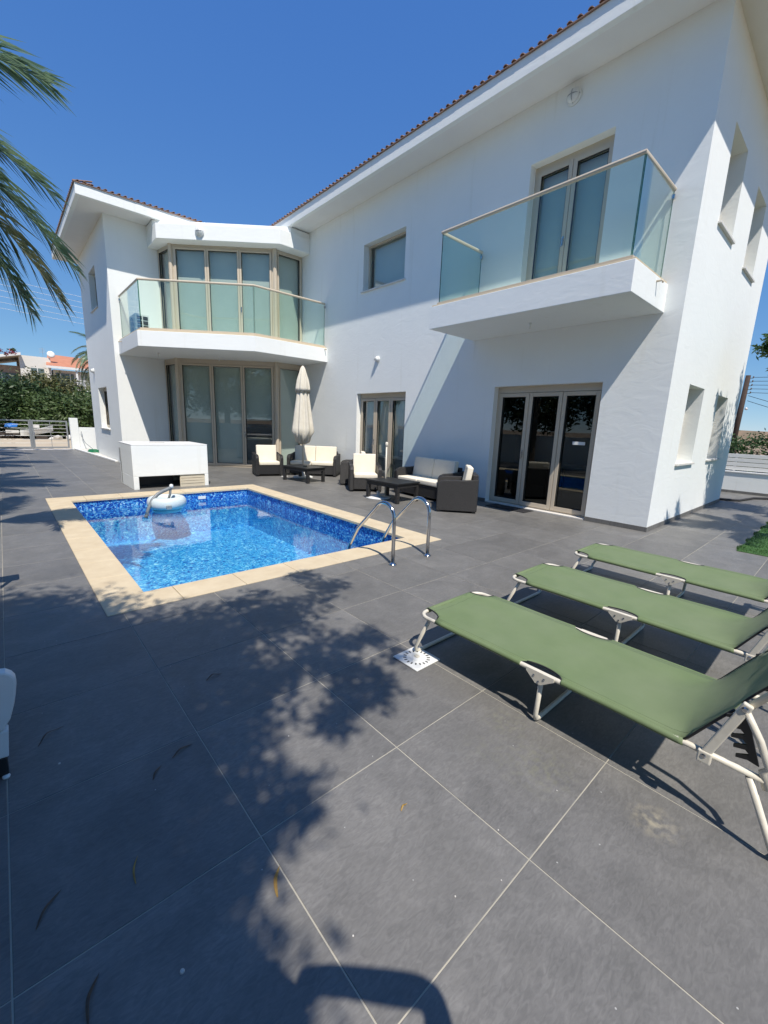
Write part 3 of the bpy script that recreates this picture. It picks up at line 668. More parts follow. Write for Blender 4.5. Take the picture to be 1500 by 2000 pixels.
cn = Vector((BAY[2][1]-BAY[1][1], -(BAY[2][0]-BAY[1][0]), 0)).normalized()
bulkhead(Vector((4.72, 13.31, 6.585)), (-.655, -.756, 0), 'round grey wall light on the white canopy above the upper bay window', .125, True)
bulkhead((2.718, 18.9, 3.02), (-1, 0, 0), 'white wall light on the shaded side wall of the left wing', .09)
def pendant(x, y, z, label):
    o = empty('ceiling_hook', (x, y, z), label, 'hook', 'small fittings under the balconies')
    MB().lathe([(.022, 0), (.022, -.02), (.01, -.03), (.01, -.07), (.02, -.09)][::-1], 12, (x, y, z-.001)).build('stem', 'white_plastic', o, smooth=True)
pendant(6.75, 4.0, 3.25, 'small white fitting hanging under the right balcony')
pendant(5.0, 13.0, 3.25, 'small white fitting hanging under the bay balcony in front of the doors'); pendant(3.55, 13.7, 3.25, 'small grey fitting hanging under the left end of the bay balcony')

# air conditioner on the bay balcony
ac = empty('air_conditioner', (3.45, 13.9, 3.64), 'white outdoor air conditioning unit standing on the bay balcony behind the glass', 'air conditioner')
MB().box(3.05, 13.78, 3.68, 3.40, 14.55, 4.24).build('casing', 'white_plastic', ac, bevel=.012)
m = MB()
for i in range(4):
    for j in range(2): m.box(3.09+j*.15, 13.768, 3.73+i*.12, 3.21+j*.15, 13.779, 3.82+i*.12)
m.build('vent', 'dark_gasket', ac)
m = MB(lambda x, y, z: Vector((3.04-z, 14.17+x, 3.96+y))); m.lathe([(.21, 0), (.21, .012), (.18, .012), (.02, .02)], 24); m.build('fan_grille', 'black_plastic', ac)
for y in (13.85, 14.42): MB().box(3.06, y, 3.632, 3.39, y+.05, 3.679).build('foot', 'black_plastic', ac)

# ---------------------------------------------------------------- white masonry box behind the pool
bx = empty('barbecue_box', (2.65, 10.3, 0), 'low white rendered masonry box behind the pool with a dark slot along its foot', 'masonry box')
x0, x1, y0, y1 = 1.90, 3.40, 9.75, 10.95
m = MB(); m.box(x0, y0, .265, x1, y1, .905); m.box(x0, y0, -.004, x0+.10, y1, .2645); m.box(x1-.08, y0, -.004, x1, y1, .2645); m.box(x0+.1005, y1-.1, -.004, x1-.0805, y1, .2645)
m.build('body', 'stucco', bx, bevel=.008)
MB().box(x0-.002, y0-.002, .9055, x1+.002, y1+.002, .925).build('top_slab', 'white_paint', bx, bevel=.006)
MB().box(2.80, y0+.03, -.003, x1-.081, y0+.05, .2635).build('louvre_panel', 'cream_paint', bx, bevel=.003)
for z in (.07, .13, .19): MB().box(2.81, y0+.022, z, x1-.09, y0+.029, z+.045).build('louvre', 'cream_paint', bx, bevel=.002)
MB().box(x0+.11, y0+.5, -.003, 2.79, y0+.52, .264).build('back_board', 'dark_interior', bx)
MB().lathe([(.15, 0), (.15, .006), (.13, .008)], 28, (2.55, 10.45, .9255)).build('lid', 'rubble_white', bx)
m = MB(); m.box(x0-.018, 10.80, .50, x0-.001, 10.87, .80); m.build('latch', 'grey_metal', bx, bevel=.004)
MB().box(x0-.008, 10.82, .02, x0-.001, 10.835, .499).build('seam', 'dark_gasket', bx)

# ---------------------------------------------------------------- rattan furniture
def cushion(w_, d, h, r=.03):
    bm = bmesh.new(); bmesh.ops.create_cube(bm, size=1)
    for v in bm.verts: v.co = Vector((v.co.x*w_, v.co.y*d, v.co.z*h))
    bmesh.ops.bevel(bm, geom=bm.edges[:], offset=min(r, h*.45), segments=4, profile=.6, affect='EDGES')
    return bm
def add_cushion(name, w_, d, h, M, parent):
    bm = cushion(w_, d, h); bm.transform(M); me = bpy.data.meshes.new(name); bm.to_mesh(me); bm.free(); me.materials.append(MATS['cushion_fabric'])
    me.polygons.foreach_set('use_smooth', [True]*len(me.polygons)); return link(name, me, parent, local=True)
def rattan(kind, W, n, label, group, loc, facing):
    """local frame: seat faces -Y, origin under the middle of the front edge, x from -W/2 to W/2"""
    rz = math.atan2(facing[0], -facing[1])
    o = empty(kind, (loc[0], loc[1], 0), label, 'armchair' if n == 1 else 'sofa', group, rz)
    D = .72; ar = .085
    def bl(name, mb, **k): return mb.build(name, 'rattan_weave', o, local=True, bevel=.012, **k)
    bl('seat_base', MB().box(-W/2+ar, .035, .05, W/2-ar, D-.10, .30))
    bl('backrest', MB().box(-W/2+ar, D-.10, .05, W/2-ar, D, .68))
    for s in (-1, 1):
        a, b = sorted((s*W/2, s*(W/2-ar-.001)))
        prof = [(.0, .03), (.0, .50), (.05, .555), (.14, .58), (.45, .585), (.62, .60), (D, .62), (D, .03)]
        m = MB(lambda x, y, z, a=a, b=b: (z, x, y)); m.prism(prof, a, b); bl('armrest', m)
        m = MB(); m.box(a+.01, .02, .002, b-.01, .07, .029); m.box(a+.01, D-.07, .002, b-.01, D-.02, .029); m.build('feet', 'black_plastic', o, local=True)
    cw = (W-2*ar-.01)/n
    for i in range(n):
        cx = -W/2+ar+.005+cw*(i+.5)
        add_cushion('seat_cushion', cw-.008, .60, .10, Matrix.Translation((cx, .315, .352)), o)
        add_cushion('back_cushion', cw-.008, .11, .44, Matrix.Translation((cx, D-.185, .60)) @ Matrix.Rotation(R(-9), 4, 'X'), o)
    return o
GR1, GR2 = 'black rattan lounge chairs and sofas with cream cushions', None
rattan('rattan_armchair', .74, 1, 'black rattan armchair with cream cushions, leftmost, next to the bay doors', GR1, (5.36, 10.62), (-.28, -.96))
rattan('rattan_sofa', 1.42, 2, 'black rattan two seat sofa behind the closed parasol', GR1, (6.42, 10.22), (-.72, -.69))
rattan('rattan_armchair', .70, 1, 'black rattan armchair seen side on at the right end of the left sofa', GR1, (6.30, 8.66), (-.80, .60))
rattan('rattan_armchair', .72, 1, 'black rattan armchair facing the pool, left of the right hand sofa', GR1, (5.98, 7.24), (-.56, -.83))
rattan('rattan_sofa', 1.46, 2, 'black rattan two seat sofa against the white wall between the two folding doors', GR1, (6.44, 6.14), (-1, .08))
rattan('rattan_armchair', .72, 1, 'black rattan armchair turned away beside the large folding door, nearest of all', GR1, (5.96, 5.12), (-.66, .75))
def table(cx, cy_, lx, ly, h, label, rz=0):
    o = empty('coffee_table', (cx, cy_, 0), label, 'coffee table', 'low black rattan tables', rz)
    MB().box(-lx/2, -ly/2, h-.035, lx/2, ly/2, h).build('tabletop', 'black_plastic', o, local=True, bevel=.006)
    MB().box(-lx/2+.02, -ly/2+.02, h-.10, lx/2-.02, ly/2-.02, h-.036).build('apron', 'rattan_weave', o, local=True, bevel=.004)
    for sx in (-1, 1):
        for sy in (-1, 1):
            a, b = sx*(lx/2-.05), sy*(ly/2-.05)
            MB().box(a-.035, b-.035, .0, a+.035, b+.035, h-.101).build('leg', 'rattan_weave', o, local=True, bevel=.006)
    return o
t1 = table(5.72, 9.46, .62, .98, .38, 'low black table in front of the left sofa, under the parasol pole', .18)
t2 = table(5.84, 6.22, .66, .92, .40, 'low black table in front of the right hand sofa, beside the bare pole', .06)
tr = empty('ashtray', (5.66, 9.3, .381), 'small dark glass ashtray on the left black table', 'ashtray')
MB().lathe([(.05, 0), (.06, .03), (.052, .03), (.044, .008), (.004, .008)], 18, (5.66, 9.3, .381)).build('bowl', 'dark_glass', tr, smooth=True)

# parasols
pa = empty('parasol', (6.02, 10.0, 0), 'closed cream parasol with a small top tier standing between the rattan seats', 'parasol')
MB().lathe([(.27, 0), (.27, .03), (.22, .05), (.05, .065), (.04, .2), (.03, .2)], 28, (6.02, 10.0, .001)).build('base', 'white_plastic', pa, smooth=True)
MB().tube([(6.02, 10.0, .18), (6.015, 10.0, 2.90)], .021, 10).build('pole', 'tube_paint', pa, smooth=True)
def folds(k, ph, am): return lambda t, j: 1+am*math.cos(k*t+ph+.25*j)
prof = [(.10, 1.00), (.15, .98), (.185, 1.12), (.215, 1.22), (.21, 1.40), (.19, 1.60), (.17, 1.85), (.145, 2.10), (.125, 2.30), (.11, 2.42)]
def can(prof, name, k, am, jag, seed):
    rnd = random.Random(seed); ph = [rnd.uniform(-.07, .07) for _ in range(64)]
    vs = []; seg = 64; m = MB()
    for j, (r_, z) in enumerate(prof):
        for i in range(seg):
            t = 2*math.pi*i/seg; rr = r_*(1+am*math.cos(k*t)+.4*am*math.cos(2*k*t+1+j*.2)); zz = z
            if j == 1: zz -= jag*(.5-.5*math.cos(k*t))
            if j == 0: zz -= jag*.35*(.5-.5*math.cos(k*t))-.05; rr *= .8
            vs.append((6.018+rr*math.cos(t), 10.0+rr*math.sin(t), zz))
    n = len(prof); m.add(vs, [(i*seg+q, i*seg+(q+1) % seg, (i+1)*seg+(q+1) % seg, (i+1)*seg+q) for i in range(n-1) for q in range(seg)])
    return m.build(name, 'parasol_fabric', pa, smooth=True)
can([(.05, .90), (.20, 1.12), (.275, 1.24), (.262, 1.34), (.235, 1.55), (.208, 1.78), (.18, 2.0), (.155, 2.2), (.13, 2.38), (.11, 2.48)], 'canopy', 8, .13, .16, 1)
can([(.13, 2.34), (.185, 2.28), (.18, 2.36), (.15, 2.56), (.095, 2.74), (.06, 2.86), (.025, 2.915), (.004, 2.93)], 'top_tier', 8, .10, .05, 2)
MB().tube([(6.018, 10.0, 1.55), (6.018+.22, 9.93, 1.52)], .008, 6).build('tie_strap', 'parasol_fabric', pa)
MB().lathe([(.03, 0), (.035, .02), (.03, .1), (.022, .12)], 12, (6.018, 10.0, .95)).build('crank_collar', 'black_plastic', pa, smooth=True)
pb = empty('parasol_pole', (5.92, 6.52, 0), 'bare cream parasol pole without a canopy standing through the right black table', 'pole')
MB().tube([(5.92, 6.52, .03), (5.915, 6.52, 1.08)], .016, 10).build('pole', 'tube_paint', pb, smooth=True)
MB().lathe([(.26, 0), (.26, .02), (.2, .035), (.04, .04), (.035, .14), (.022, .15)], 28, (5.73, 6.52, .001)).build('base', 'white_plastic', pb, smooth=True)
MB().lathe([(.024, 0), (.03, .02), (.03, .07), (.012, .085)], 12, (5.915, 6.52, 1.07)).build('cap', 'tube_paint', pb, smooth=True)
pp = MB().box(5.62, 10.42, .001, 5.80, 10.52, .007).build('paper_sheet', 'white_paint'); pp.rotation_euler = (0, 0, 0); tag(pp, 'small white sheet lying on the tiles before the leftmost armchair', 'paper')

# ---------------------------------------------------------------- sun loungers
def lounger(loc, label, rz=0, rec=58):
    """x across 0..W, y from the foot (0) back to the hinge (-L); z up"""
    o = empty('sun_lounger', (loc[0], loc[1], 0), label, 'sun lounger', 'green canvas folding loungers in a row', rz)
    W, L, Z, r_ = .63, 1.47, .300, .0125
    A = R(rec); ca, sa = math.cos(A), math.sin(A); BL = .62
    def B(l_, h=0): return (-L-l_*ca+h*sa*0, Z+l_*sa)       # point along the backrest
    def bp(x, l_, h=0): y, z = B(l_); return (x, y-h*sa, z-h*ca*0+0)
    # ---- canvas with scooped corners and side notches
    def cut(v):      # inward scoop of the side edge at distance v from the foot
        c = 0
        if v < .15: c = max(c, .085*(1-(v/.15)**2)**.5 if v < .15 else 0)
        for a, b, d in ((.74, .96, .045), (1.72, 1.93, .05)):
            if a < v < b: t = (v-a)/(b-a); c = max(c, d*math.sin(math.pi*t)**.55)
        return c
    vsn = [0, .006, .02, .04, .07, .10, .13, .15, .2, .3, .4, .5, .6, .7, .735]+[.74+.22*k/10 for k in range(11)]+[.965, 1.05, 1.15, 1.25, 1.33, 1.38, 1.42, 1.45, 1.47, 1.49, 1.53, 1.58, 1.64, 1.70]+[1.72+.21*k/8 for k in range(9)]+[1.95, 2.0, 2.06]
    vsn = sorted(set(round(v, 4) for v in vsn)); nu = 14; vs = []; edgeL, edgeR = [], []
    rnd = random.Random(int(loc[0]*100))
    for v in vsn:
        c = cut(v)
        for k in range(nu+1):
            t = k/nu; x = c+(W-2*c)*t
            rho = .012+.17*math.sin(math.pi*t)**.8; d = v-L
            if abs(d) < rho:      # cloth bridges the hinge in a smooth curve
                q = (d+rho)/(2*rho); A0 = (-L+rho, Z); A1 = (-L, Z); A2 = B(rho)
                y = (1-q)**2*A0[0]+2*q*(1-q)*A1[0]+q*q*A2[0]; z = (1-q)**2*A0[1]+2*q*(1-q)*A1[1]+q*q*A2[1]
            elif d < 0: y, z = -v, Z
            else: y, z = B(d)
            wgt = max(0, min(1, (d+.15)/.30)); ny, nz = sa*wgt, 1-(1-ca)*wgt
            far = min(1, max(0, abs(d)-.05)/.2)
            sag = .015*math.sin(math.pi*t)*far
            rip = .0035*math.sin(t*34+v*6)*max(0, 1-v/.20)+.0012*math.sin(t*9+v*11+loc[0])
            rip += .004*math.exp(-((t-.10-max(0, d)*1.9)/.035)**2)*(1 if 0 < d < .30 else 0)
            h_ = .013-sag+rip; y += ny*h_; z += nz*h_
            vs.append((x, y, z))
            if k == 0: edgeL.append((x, y, z))
            if k == nu: edgeR.append((x, y, z))
    nv = len(vsn); m = MB(); m.add(vs, [(i*(nu+1)+k, i*(nu+1)+k+1, (i+1)*(nu+1)+k+1, (i+1)*(nu+1)+k) for i in range(nv-1) for k in range(nu)])
    can_ = m.build('canvas', 'green_canvas', o, local=True, smooth=True)
    so_ = can_.modifiers.new('solid', 'SOLIDIFY'); so_.thickness = .0016; so_.offset = -1
    # hems wrapped round the side tubes, black piping in the scoops
    for e, x in ((edgeL, 0), (edgeR, W)):
        runs = []; cur = []; piping = []; pc_ = []
        for v, p_ in zip(vsn, e):
            if cut(v) < .002: cur.append(p_); 
            else:
                if len(cur) > 1: runs.append(cur)
                cur = []
            if cut(v) >= .0001: pc_.append(p_)
            elif pc_: piping.append(pc_+[p_]); pc_ = []
        if len(cur) > 1: runs.append(cur)
        for rn in runs:
            MB().tube([(x, p_[1], p_[2]-.012) for p_ in rn if p_[1] > -L-.002] or [rn[0], rn[1]], .0155, 8).build('hem', 'green_canvas', can_, local=True, smooth=True)
        bk_ = [p_ for v, p_ in zip(vsn, e) if L-.001 <= v <= L+.255]
        MB().tube(bk_, .0055, 6).build('piping', 'black_plastic', can_, local=True, smooth=True)
        for rn in piping:
            if len(rn) > 1: MB().tube(rn, .0045, 6).build('piping', 'black_plastic', can_, local=True, smooth=True)
    MB().tube([(.085, .002, Z-.003), (W/2, .003, Z-.003), (W-.085, .002, Z-.003)], .0168, 8).build('hem', 'green_canvas', can_, local=True, smooth=True)
    # ---- frame
    fr = MB(); cr = .075
    path = [(0, -L-.24, Z)]+[(0, -L, Z), (0, -cr, Z)]+[(cr-cr*math.cos(R(a)), -cr+cr*math.sin(R(a)), Z) for a in (20, 45, 70)]+[(cr, 0, Z), (W-cr, 0, Z)]+[(W-cr+cr*math.sin(R(a)), -cr+cr*math.cos(R(a)), Z) for a in (20, 45, 70)]+[(W, -cr, Z), (W, -L, Z), (W, -L-.24, Z)]
    path = [(a, b, c-(.004 if b > -.2 else 0)) for a, b, c in path]; fr.tube(path, r_, 10); fr.build('frame', 'tube_paint', o, local=True, smooth=True)
    # backrest tube
    p0 = [bp(0, .30), bp(0, BL-.06), bp(.02, BL-.02), bp(.06, BL), bp(W-.06, BL), bp(W-.02, BL-.02), bp(W, BL-.06), bp(W, .30)]
    MB().tube(p0, r_, 10).build('backrest_frame', 'tube_paint', o, local=True, smooth=True)
    # legs: u shaped, the crossbar on the ground
    def uleg(y0, y1, inset=.0, name='leg'):
        a, b = inset, W-inset
        MB().tube([(a, y0, Z-.012), (a, y1, .05), (a+.008, y1, .022), (a+.035, y1, .0125), (b-.035, y1, .0125), (b-.008, y1, .022), (b, y1, .05), (b, y0, Z-.012)], r_, 10).build(name, 'tube_paint', o, local=True, smooth=True)
    uleg(-.085, .025, .016); uleg(-.855, -.845, .016)
    ry = -L-.20
    MB().tube([(-.003, ry, Z-.012), (.0, ry-.10, .05), (.008, ry-.112, .022), (.035, ry-.116, .0125), (W-.035, ry-.116, .0125), (W-.008, ry-.112, .022), (W, ry-.10, .05), (W+.003, ry, Z-.012)], r_, 10).build('leg', 'tube_paint', o, local=True, smooth=True)
    for x in (0, W):
        s = -1 if x == 0 else 1
        # triangular gusset at the middle leg
        m = MB(lambda a, b, c, x=x, s=s: (x+s*(.0135)-s*c*1.0, a, b)); m.prism([(-.93, Z+.008), (-.78, Z+.008), (-.78, Z-.012), (-.835, Z-.06), (-.865, Z-.06), (-.93, Z-.012)], -.003, .003); g_ = m.build('gusset', 'tube_paint', o, local=True, bevel=.001)
        for (yy, zz) in ((-.825, Z-.02), (-.88, Z-.02), (-.852, Z-.045)):
            m = MB(lambda a, b, c, x=x, s=s, yy=yy, zz=zz: (x+s*(.0165+c), yy+a, zz+b)); m.lathe([(.006, 0), (.006, .002), (.003, .004)], 8); m.build('rivet', 'steel', g_, local=True)
        m = MB(lambda a, b, c, x=x, s=s: (x-s*(.02+c), -.845+a, Z-.10+b)); m.lathe([(.012, 0), (.013, .012), (.008, .02)], 10); m.build('stop_button', 'white_plastic', o, local=True, smooth=True)
        # hinge bracket alongside the backrest
        q0 = Vector((x+s*.018, -L-.065, Z)); q1 = Vector((x+s*.018, -L-.150, Z+.25))
        U = (q1-q0).normalized(); Np = Vector((0, -U.z, U.y)); m = MB()
        c_ = [q0-U*.02+Np*.016, q0-U*.02-Np*.016, q1+U*.02-Np*.016, q1+U*.02+Np*.016]
        m.add([v+Vector((-.010, 0, 0)) for v in c_]+[v+Vector((.010, 0, 0)) for v in c_], [(0, 1, 2, 3), (7, 6, 5, 4), (0, 4, 5, 1), (1, 5, 6, 2), (2, 6, 7, 3), (3, 7, 4, 0)]); br_ = m.build('hinge_bracket', 'tube_paint', o, local=True, bevel=.005)
        for q in (q0, q1):
            m = MB(lambda a, b, c, q=q, s=s: (q.x+s*(.0105+c), q.y+a, q.z+b)); m.lathe([(.011, 0), (.011, .003), (.006, .006)], 12); m.build('rivet', 'steel', br_, local=True)
        m = MB(); m.box(q0.x-.014, q0.y-.025, Z-.03, q0.x+.014, q0.y+.02, Z+.02); m.build('clamp', 'tube_paint', o, local=True, bevel=.005)
        # strut from the bracket down to the comb on the side tube
        e = Vector((x, -L-.25, Z-.03)); k0 = q1+Vector((0, 0, -.005))
        MB().tube([k0, k0.lerp(e, .35)+Vector((0, -.02, .0)), k0.lerp(e, .7)+Vector((0, -.025, 0)), e+Vector((0, .02, .06)), e], r_, 8).build('strut', 'tube_paint', o, local=True, smooth=True)
        MB().tube([bp(x, BL-.10), (x, B(BL-.10)[0]-.10, B(BL-.10)[1]-.06), (x, -L-.36, Z+.12), (x, -L-.30, Z-.04)], r_, 8).build('strut', 'tube_paint', o, local=True, smooth=True)
        # black toothed comb
        a0 = q1+Vector((0, .004, -.025)); a1 = e+Vector((0, .045, .07)); U = (a1-a0).normalized(); Np = Vector((0, -U.z, U.y)); n = 5; L_ = (a1-a0).length; pts = []
        if Np.y < 0: Np = -Np
        for i in range(n):
            s0 = L_*i/n; pts += [a0+U*s0+Np*.006, a0+U*(s0+L_/n*.22)+Np*.048, a0+U*(s0+L_/n*.50)+Np*.050, a0+U*(s0+L_/n*.55)+Np*.016]
        pts += [a1-Np*.014, a0-Np*.014]
        m = MB(); n2 = len(pts); m.add([v+Vector((-.005, 0, 0)) for v in pts]+[v+Vector((.005, 0, 0)) for v in pts], [tuple(range(n2)), tuple(range(n2, 2*n2))]+[(i, (i+1) % n2, n2+(i+1) % n2, n2+i) for i in range(n2)])
        me = m.mesh('comb', 'black_plastic'); bm = bmesh.new(); bm.from_mesh(me); bmesh.ops.triangulate(bm, faces=[f_ for f_ in bm.faces if len(f_.verts) > 4], ngon_method='EAR_CLIP'); bm.to_mesh(me); bm.free()
        link('comb', me, o, local=True)
    return o
lounger((1.905, 1.725), 'green canvas folding lounger nearest the camera, its foot over the white drain cover')
lounger((3.01, 1.735), 'green canvas folding lounger in the middle of the row of three')
lounger((4.17, 1.735), 'green canvas folding lounger farthest from the camera, nearest the house corner')

# white drain cover with a ring of slots
dc = empty('drain_cover', (1.875, 1.695, 0), 'square white skimmer cover with a ring of dark slots set in the tiles', 'drain cover')
MB().box(1.765, 1.585, .001, 1.985, 1.805, .009).build('plate', 'white_plastic', dc, bevel=.003)
for k in range(18):
    a = 2*math.pi*k/18; T = Matrix.Translation((1.875+.078*math.cos(a), 1.695+.078*math.sin(a), .0)) @ Matrix.Rotation(a, 4, 'Z')
    m = MB(lambda x, y, z, T=T: T @ Vector((x, y, z))); m.box(-.010, -.005, .0065, .010, .005, .0096); m.build('slot', 'dark_gasket', dc)
MB().lathe([(.045, 0), (.045, .004), (.02, .006)], 20, (1.875, 1.695, .0092)).build('key_disc', 'white_plastic', dc)
MB().box(1.862, 1.68, .0152, 1.888, 1.71, .024).build('key_lug', 'tube_paint', dc, bevel=.002)

# hand of fallen leaves
def fallen(loc, rz, ln, m_, label, curl=.02, wd=.006):
    m = MB(); n = 10; vs = []
    for k in range(n+1):
        t = k/n; x = (t-.5)*ln; y = .18*ln*math.sin(t*3)*(.5+curl*10); z = .003+curl*math.sin(math.pi*t)**2*(.6+.4*math.sin(5*t)); ww = .75*wd*math.sin(math.pi*min(1, t+.04))**.6+.0006
        vs += [(x, y-ww, z), (x, y, z+ww*.5), (x, y+ww, z)]
    m.add(vs, [(3*k+j, 3*k+j+1, 3*k+4+j, 3*k+3+j) for k in range(n) for j in (0, 1)])
    o = m.build('fallen_leaf', m_, smooth=True); o.location = (loc[0], loc[1], 0); o.rotation_euler = (0, 0, rz); return tag(o, label, 'leaf', 'dry leaves fallen on the tiles')
fallen((.525, 1.03), 1.0, .10, 'fallen_yellow', 'curved yellow leaf lying across a tile joint near the bottom of the photo', .012, .007)
fallen((1.04, .96), .2, .045, 'fallen_yellow', 'tiny yellow curled leaf on the large sunlit tile', .008, .004)
fallen((.78, 2.30), .1, .10, 'fallen_brown', 'curled brown leaf in the dappled shade between pool corner and drain cover', .016, .007)
fallen((.46, 1.82), .3, .10, 'fallen_brown', 'brown twisted leaf in the shade left of the long tile joint', .01, .006)
fallen((.34, 1.76), .9, .08, 'fallen_brown', 'thin dark leaf just below the brown twisted one', .006, .004)
fallen((.18, 1.37), 1.3, .10, 'fallen_yellow', 'straight narrow yellow leaf in the darkest shade at the left', .004, .003)
fallen((-.05, 1.41), .9, .11, 'fallen_brown', 'long dark leaf near the left edge in deep shade', .006, .004)
fallen((.02, 1.08), 1.2, .11, 'fallen_brown', 'long brown leaf in the bottom left corner', .012, .005)
fallen((.02, 2.30), .7, .14, 'fallen_brown', 'curved brown leaf beside the white plastic chair', .02, .005)
for (x, y, s_) in ((.21, .99, .007), (1.25, .66, .003), (.94, .62, .003), (.88, 1.6, .003), (1.10, .55, .0025), (.03, 2.08, .005), (.62, .75, .003), (1.6, .6, .0025)):
    b = MB().lathe([(s_, 0), (s_*.8, s_*.6), (.0005, s_*.8)], 7, (x, y, .0005)).build('pebble', 'rubble_white'); tag(b, 'tiny white chip of gravel on the tiles', 'pebble', 'white chips scattered on the tiles')

# white plastic lounger whose end enters at the left edge, and a low post
wl = empty('plastic_chair', (-.45, 2.3, 0), 'white moulded plastic chair at the left edge, only its front arm and leg showing', 'plastic chair')
m = MB(lambda x, z, y: (x, y, z)); m.prism([(-.20, .470), (-.11, .476), (-.095, .473), (-.078, .457), (-.068, .437), (-.067, .411), (-.074, .367), (-.083, .324), (-.102, .261), (-.128, .222), (-.16, .222), (-.20, .30)], 2.115, 2.165); m.build('arm_end', 'white_plastic', wl, bevel=.008)
m = MB(lambda x, z, y: (x, y, z)); m.prism([(-.20, .216), (-.112, .216), (-.124, .096), (-.20, .104)], 2.12, 2.17); m.build('front_leg', 'white_plastic', wl, bevel=.005)
m = MB(); m.box(-.21, 2.125, .012, -.132, 2.18, .095); m.build('leg_sleeve', 'black_plastic', wl, bevel=.004)
MB().lathe([(.012, 0), (.014, .008), (.01, .014)], 12, (-.142, 2.125, .001)).build('foot', 'white_plastic', wl, smooth=True)
MB().box(-.66, 2.17, .30, -.20, 2.62, .325).build('seat', 'white_plastic', wl, bevel=.01)
MB().box(-.20, 2.17, .44, -.14, 2.60, .462).build('armrest', 'white_plastic', wl, bevel=.008)
MB().box(-.72, 2.17, .44, -.66, 2.60, .462).build('armrest', 'white_plastic', wl, bevel=.008)
for k in range(5): MB().box(-.64+k*.09, 2.62, .326, -.59+k*.09, 2.64, .80).build('back_slat', 'white_plastic', wl, bevel=.005)
for (x, y) in ((-.70, 2.13), (-.70, 2.58), (-.19, 2.58)): MB().box(x, y, 0, x+.045, y+.045, .30).build('leg', 'white_plastic', wl, bevel=.005)

gp = empty('garden_post', (-.165, 4.70, 0), 'slim pale post with a white block head at the left edge', 'post')
MB().box(-.185, 4.68, 0, -.155, 4.71, .42).build('stem', 'grey_metal', gp, bevel=.003); MB().box(-.30, 4.62, .42, -.142, 4.78, .47).build('head', 'white_paint', gp, bevel=.006)

# ---------------------------------------------------------------- kerb, gate, walls and what lies beyond
kb = MB().prism([(2.20, 22.0), (2.28, 21.99), (2.70, 15.9), (2.62, 15.9)], .0, .055).build('kerb', 'white_paint', bevel=.01); tag(kb, 'low white kerb running from the gate pillar to the left wing', 'kerb')
MB().prism([(2.29, 21.98), (2.715, 21.98), (2.715, 16.0)], .001, .02).build('planting_bed', 'rubble_white', kind='structure')
gpil = MB().box(2.14, 22.02, 0, 2.42, 22.30, 1.30).build('gate_pillar', 'stucco', bevel=.008); tag(gpil, 'square white rendered pillar at the right of the metal gate', 'pillar')
yw = MB().box(2.421, 22.04, 0, 4.6, 22.20, .92).build('garden_wall', 'stucco', bevel=.006); tag(yw, 'low white garden wall between the gate pillar and the left wing', 'wall')
gh = MB(); pts = []
for k in range(60):
    a = k*.42; pts.append((2.62+.22*math.cos(a)*(1-k*.004), 19.9+.35*math.sin(a), .04+.0016*k))
gh.tube(pts, .015, 6); o = gh.build('coiled_hose', 'green_hose', smooth=True); tag(o, 'green garden hose coiled on the ground at the corner of the left wing', 'hose')
gh = MB(); gh.tube([(2.50, 21.98, .75), (2.47, 21.9, .6), (2.55, 21.6, .3), (2.7, 21.0, .1), (2.66, 20.6, .05)], .012, 6); o = gh.build('hanging_hose', 'grey_hose', smooth=True); tag(o, 'thin grey hose hanging against the low white garden wall', 'hose')
gate = empty('metal_gate', (1.0, 22.1, 0), 'double metal gate of thin horizontal rails across the drive', 'gate')
for (a, b) in ((-1.55, .86), (.90, 2.06)):
    m = MB(); m.box(a, 22.08, .06, a+.055, 22.12, 1.17); m.box(b-.055, 22.08, .06, b, 22.12, 1.17); m.box(a+.055, 22.08, 1.12, b-.055, 22.12, 1.17); m.box(a+.055, 22.08, .06, b-.055, 22.12, .12)
    m.build('gate_frame', 'grey_metal', gate, bevel=.003)
    for i in range(1, 7): MB().tube([(a+.05, 22.1, .12+i*.145), (b-.05, 22.1, .12+i*.145)], .008, 6).build('rail', 'grey_metal', gate)
    MB().box((a+b)/2-.008, 22.092, .121, (a+b)/2+.008, 22.108, 1.119).build('stile', 'grey_metal', gate)
MB().box(.862, 22.06, .02, .898, 22.14, 1.2).build('lock_post', 'grey_metal', gate, bevel=.003)
bw = empty('boundary_wall', (-2.5, 8, 0), 'white rendered boundary wall along the left of the terrace', 'wall')
MB().box(-2.7, -6, -.01, -2.5, 22.0, 1.25).build('wall', 'stucco', bw); MB().box(-2.73, -6, 1.2505, -2.47, 22.0, 1.29).build('coping', 'white_paint', bw, bevel=.01)
rw = empty('slatted_wall', (15.1, 2, 0), 'white garden wall topped by a pale horizontal slat fence beyond the house corner', 'wall')
MB().box(15.10, -6, -.01, 15.3, 9, .56).build('wall', 'stucco', rw, bevel=.006)
MB().box(15.07, -6, .561, 15.33, 9, .60).build('coping', 'white_paint', rw, bevel=.008)
MB().box(15.088, -6, .0, 15.099, 9, .07).build('skirting', 'slate_tile', rw)
for i in range(4): MB().box(15.16, -6, .63+i*.115, 15.19, 9, .63+i*.115+.10).build('slat', 'white_paint', rw, bevel=.004)
for i in range(8): MB().box(15.195, -5.8+i*2, .605, 15.245, -5.75+i*2, 1.08).build('post', 'white_paint', rw)
hs = MB(); hs.tube([(12.7, 2.4, .03), (13.1, 1.7, .03), (14.0, 1.55, .03), (14.7, 1.0, .03), (14.9, .2, .03), (14.95, -1, .03)], .028, 8); o = hs.build('dark_pipe', 'dark_rubber', smooth=True); tag(o, 'dark pipe lying on the tiles past the house corner', 'pipe')

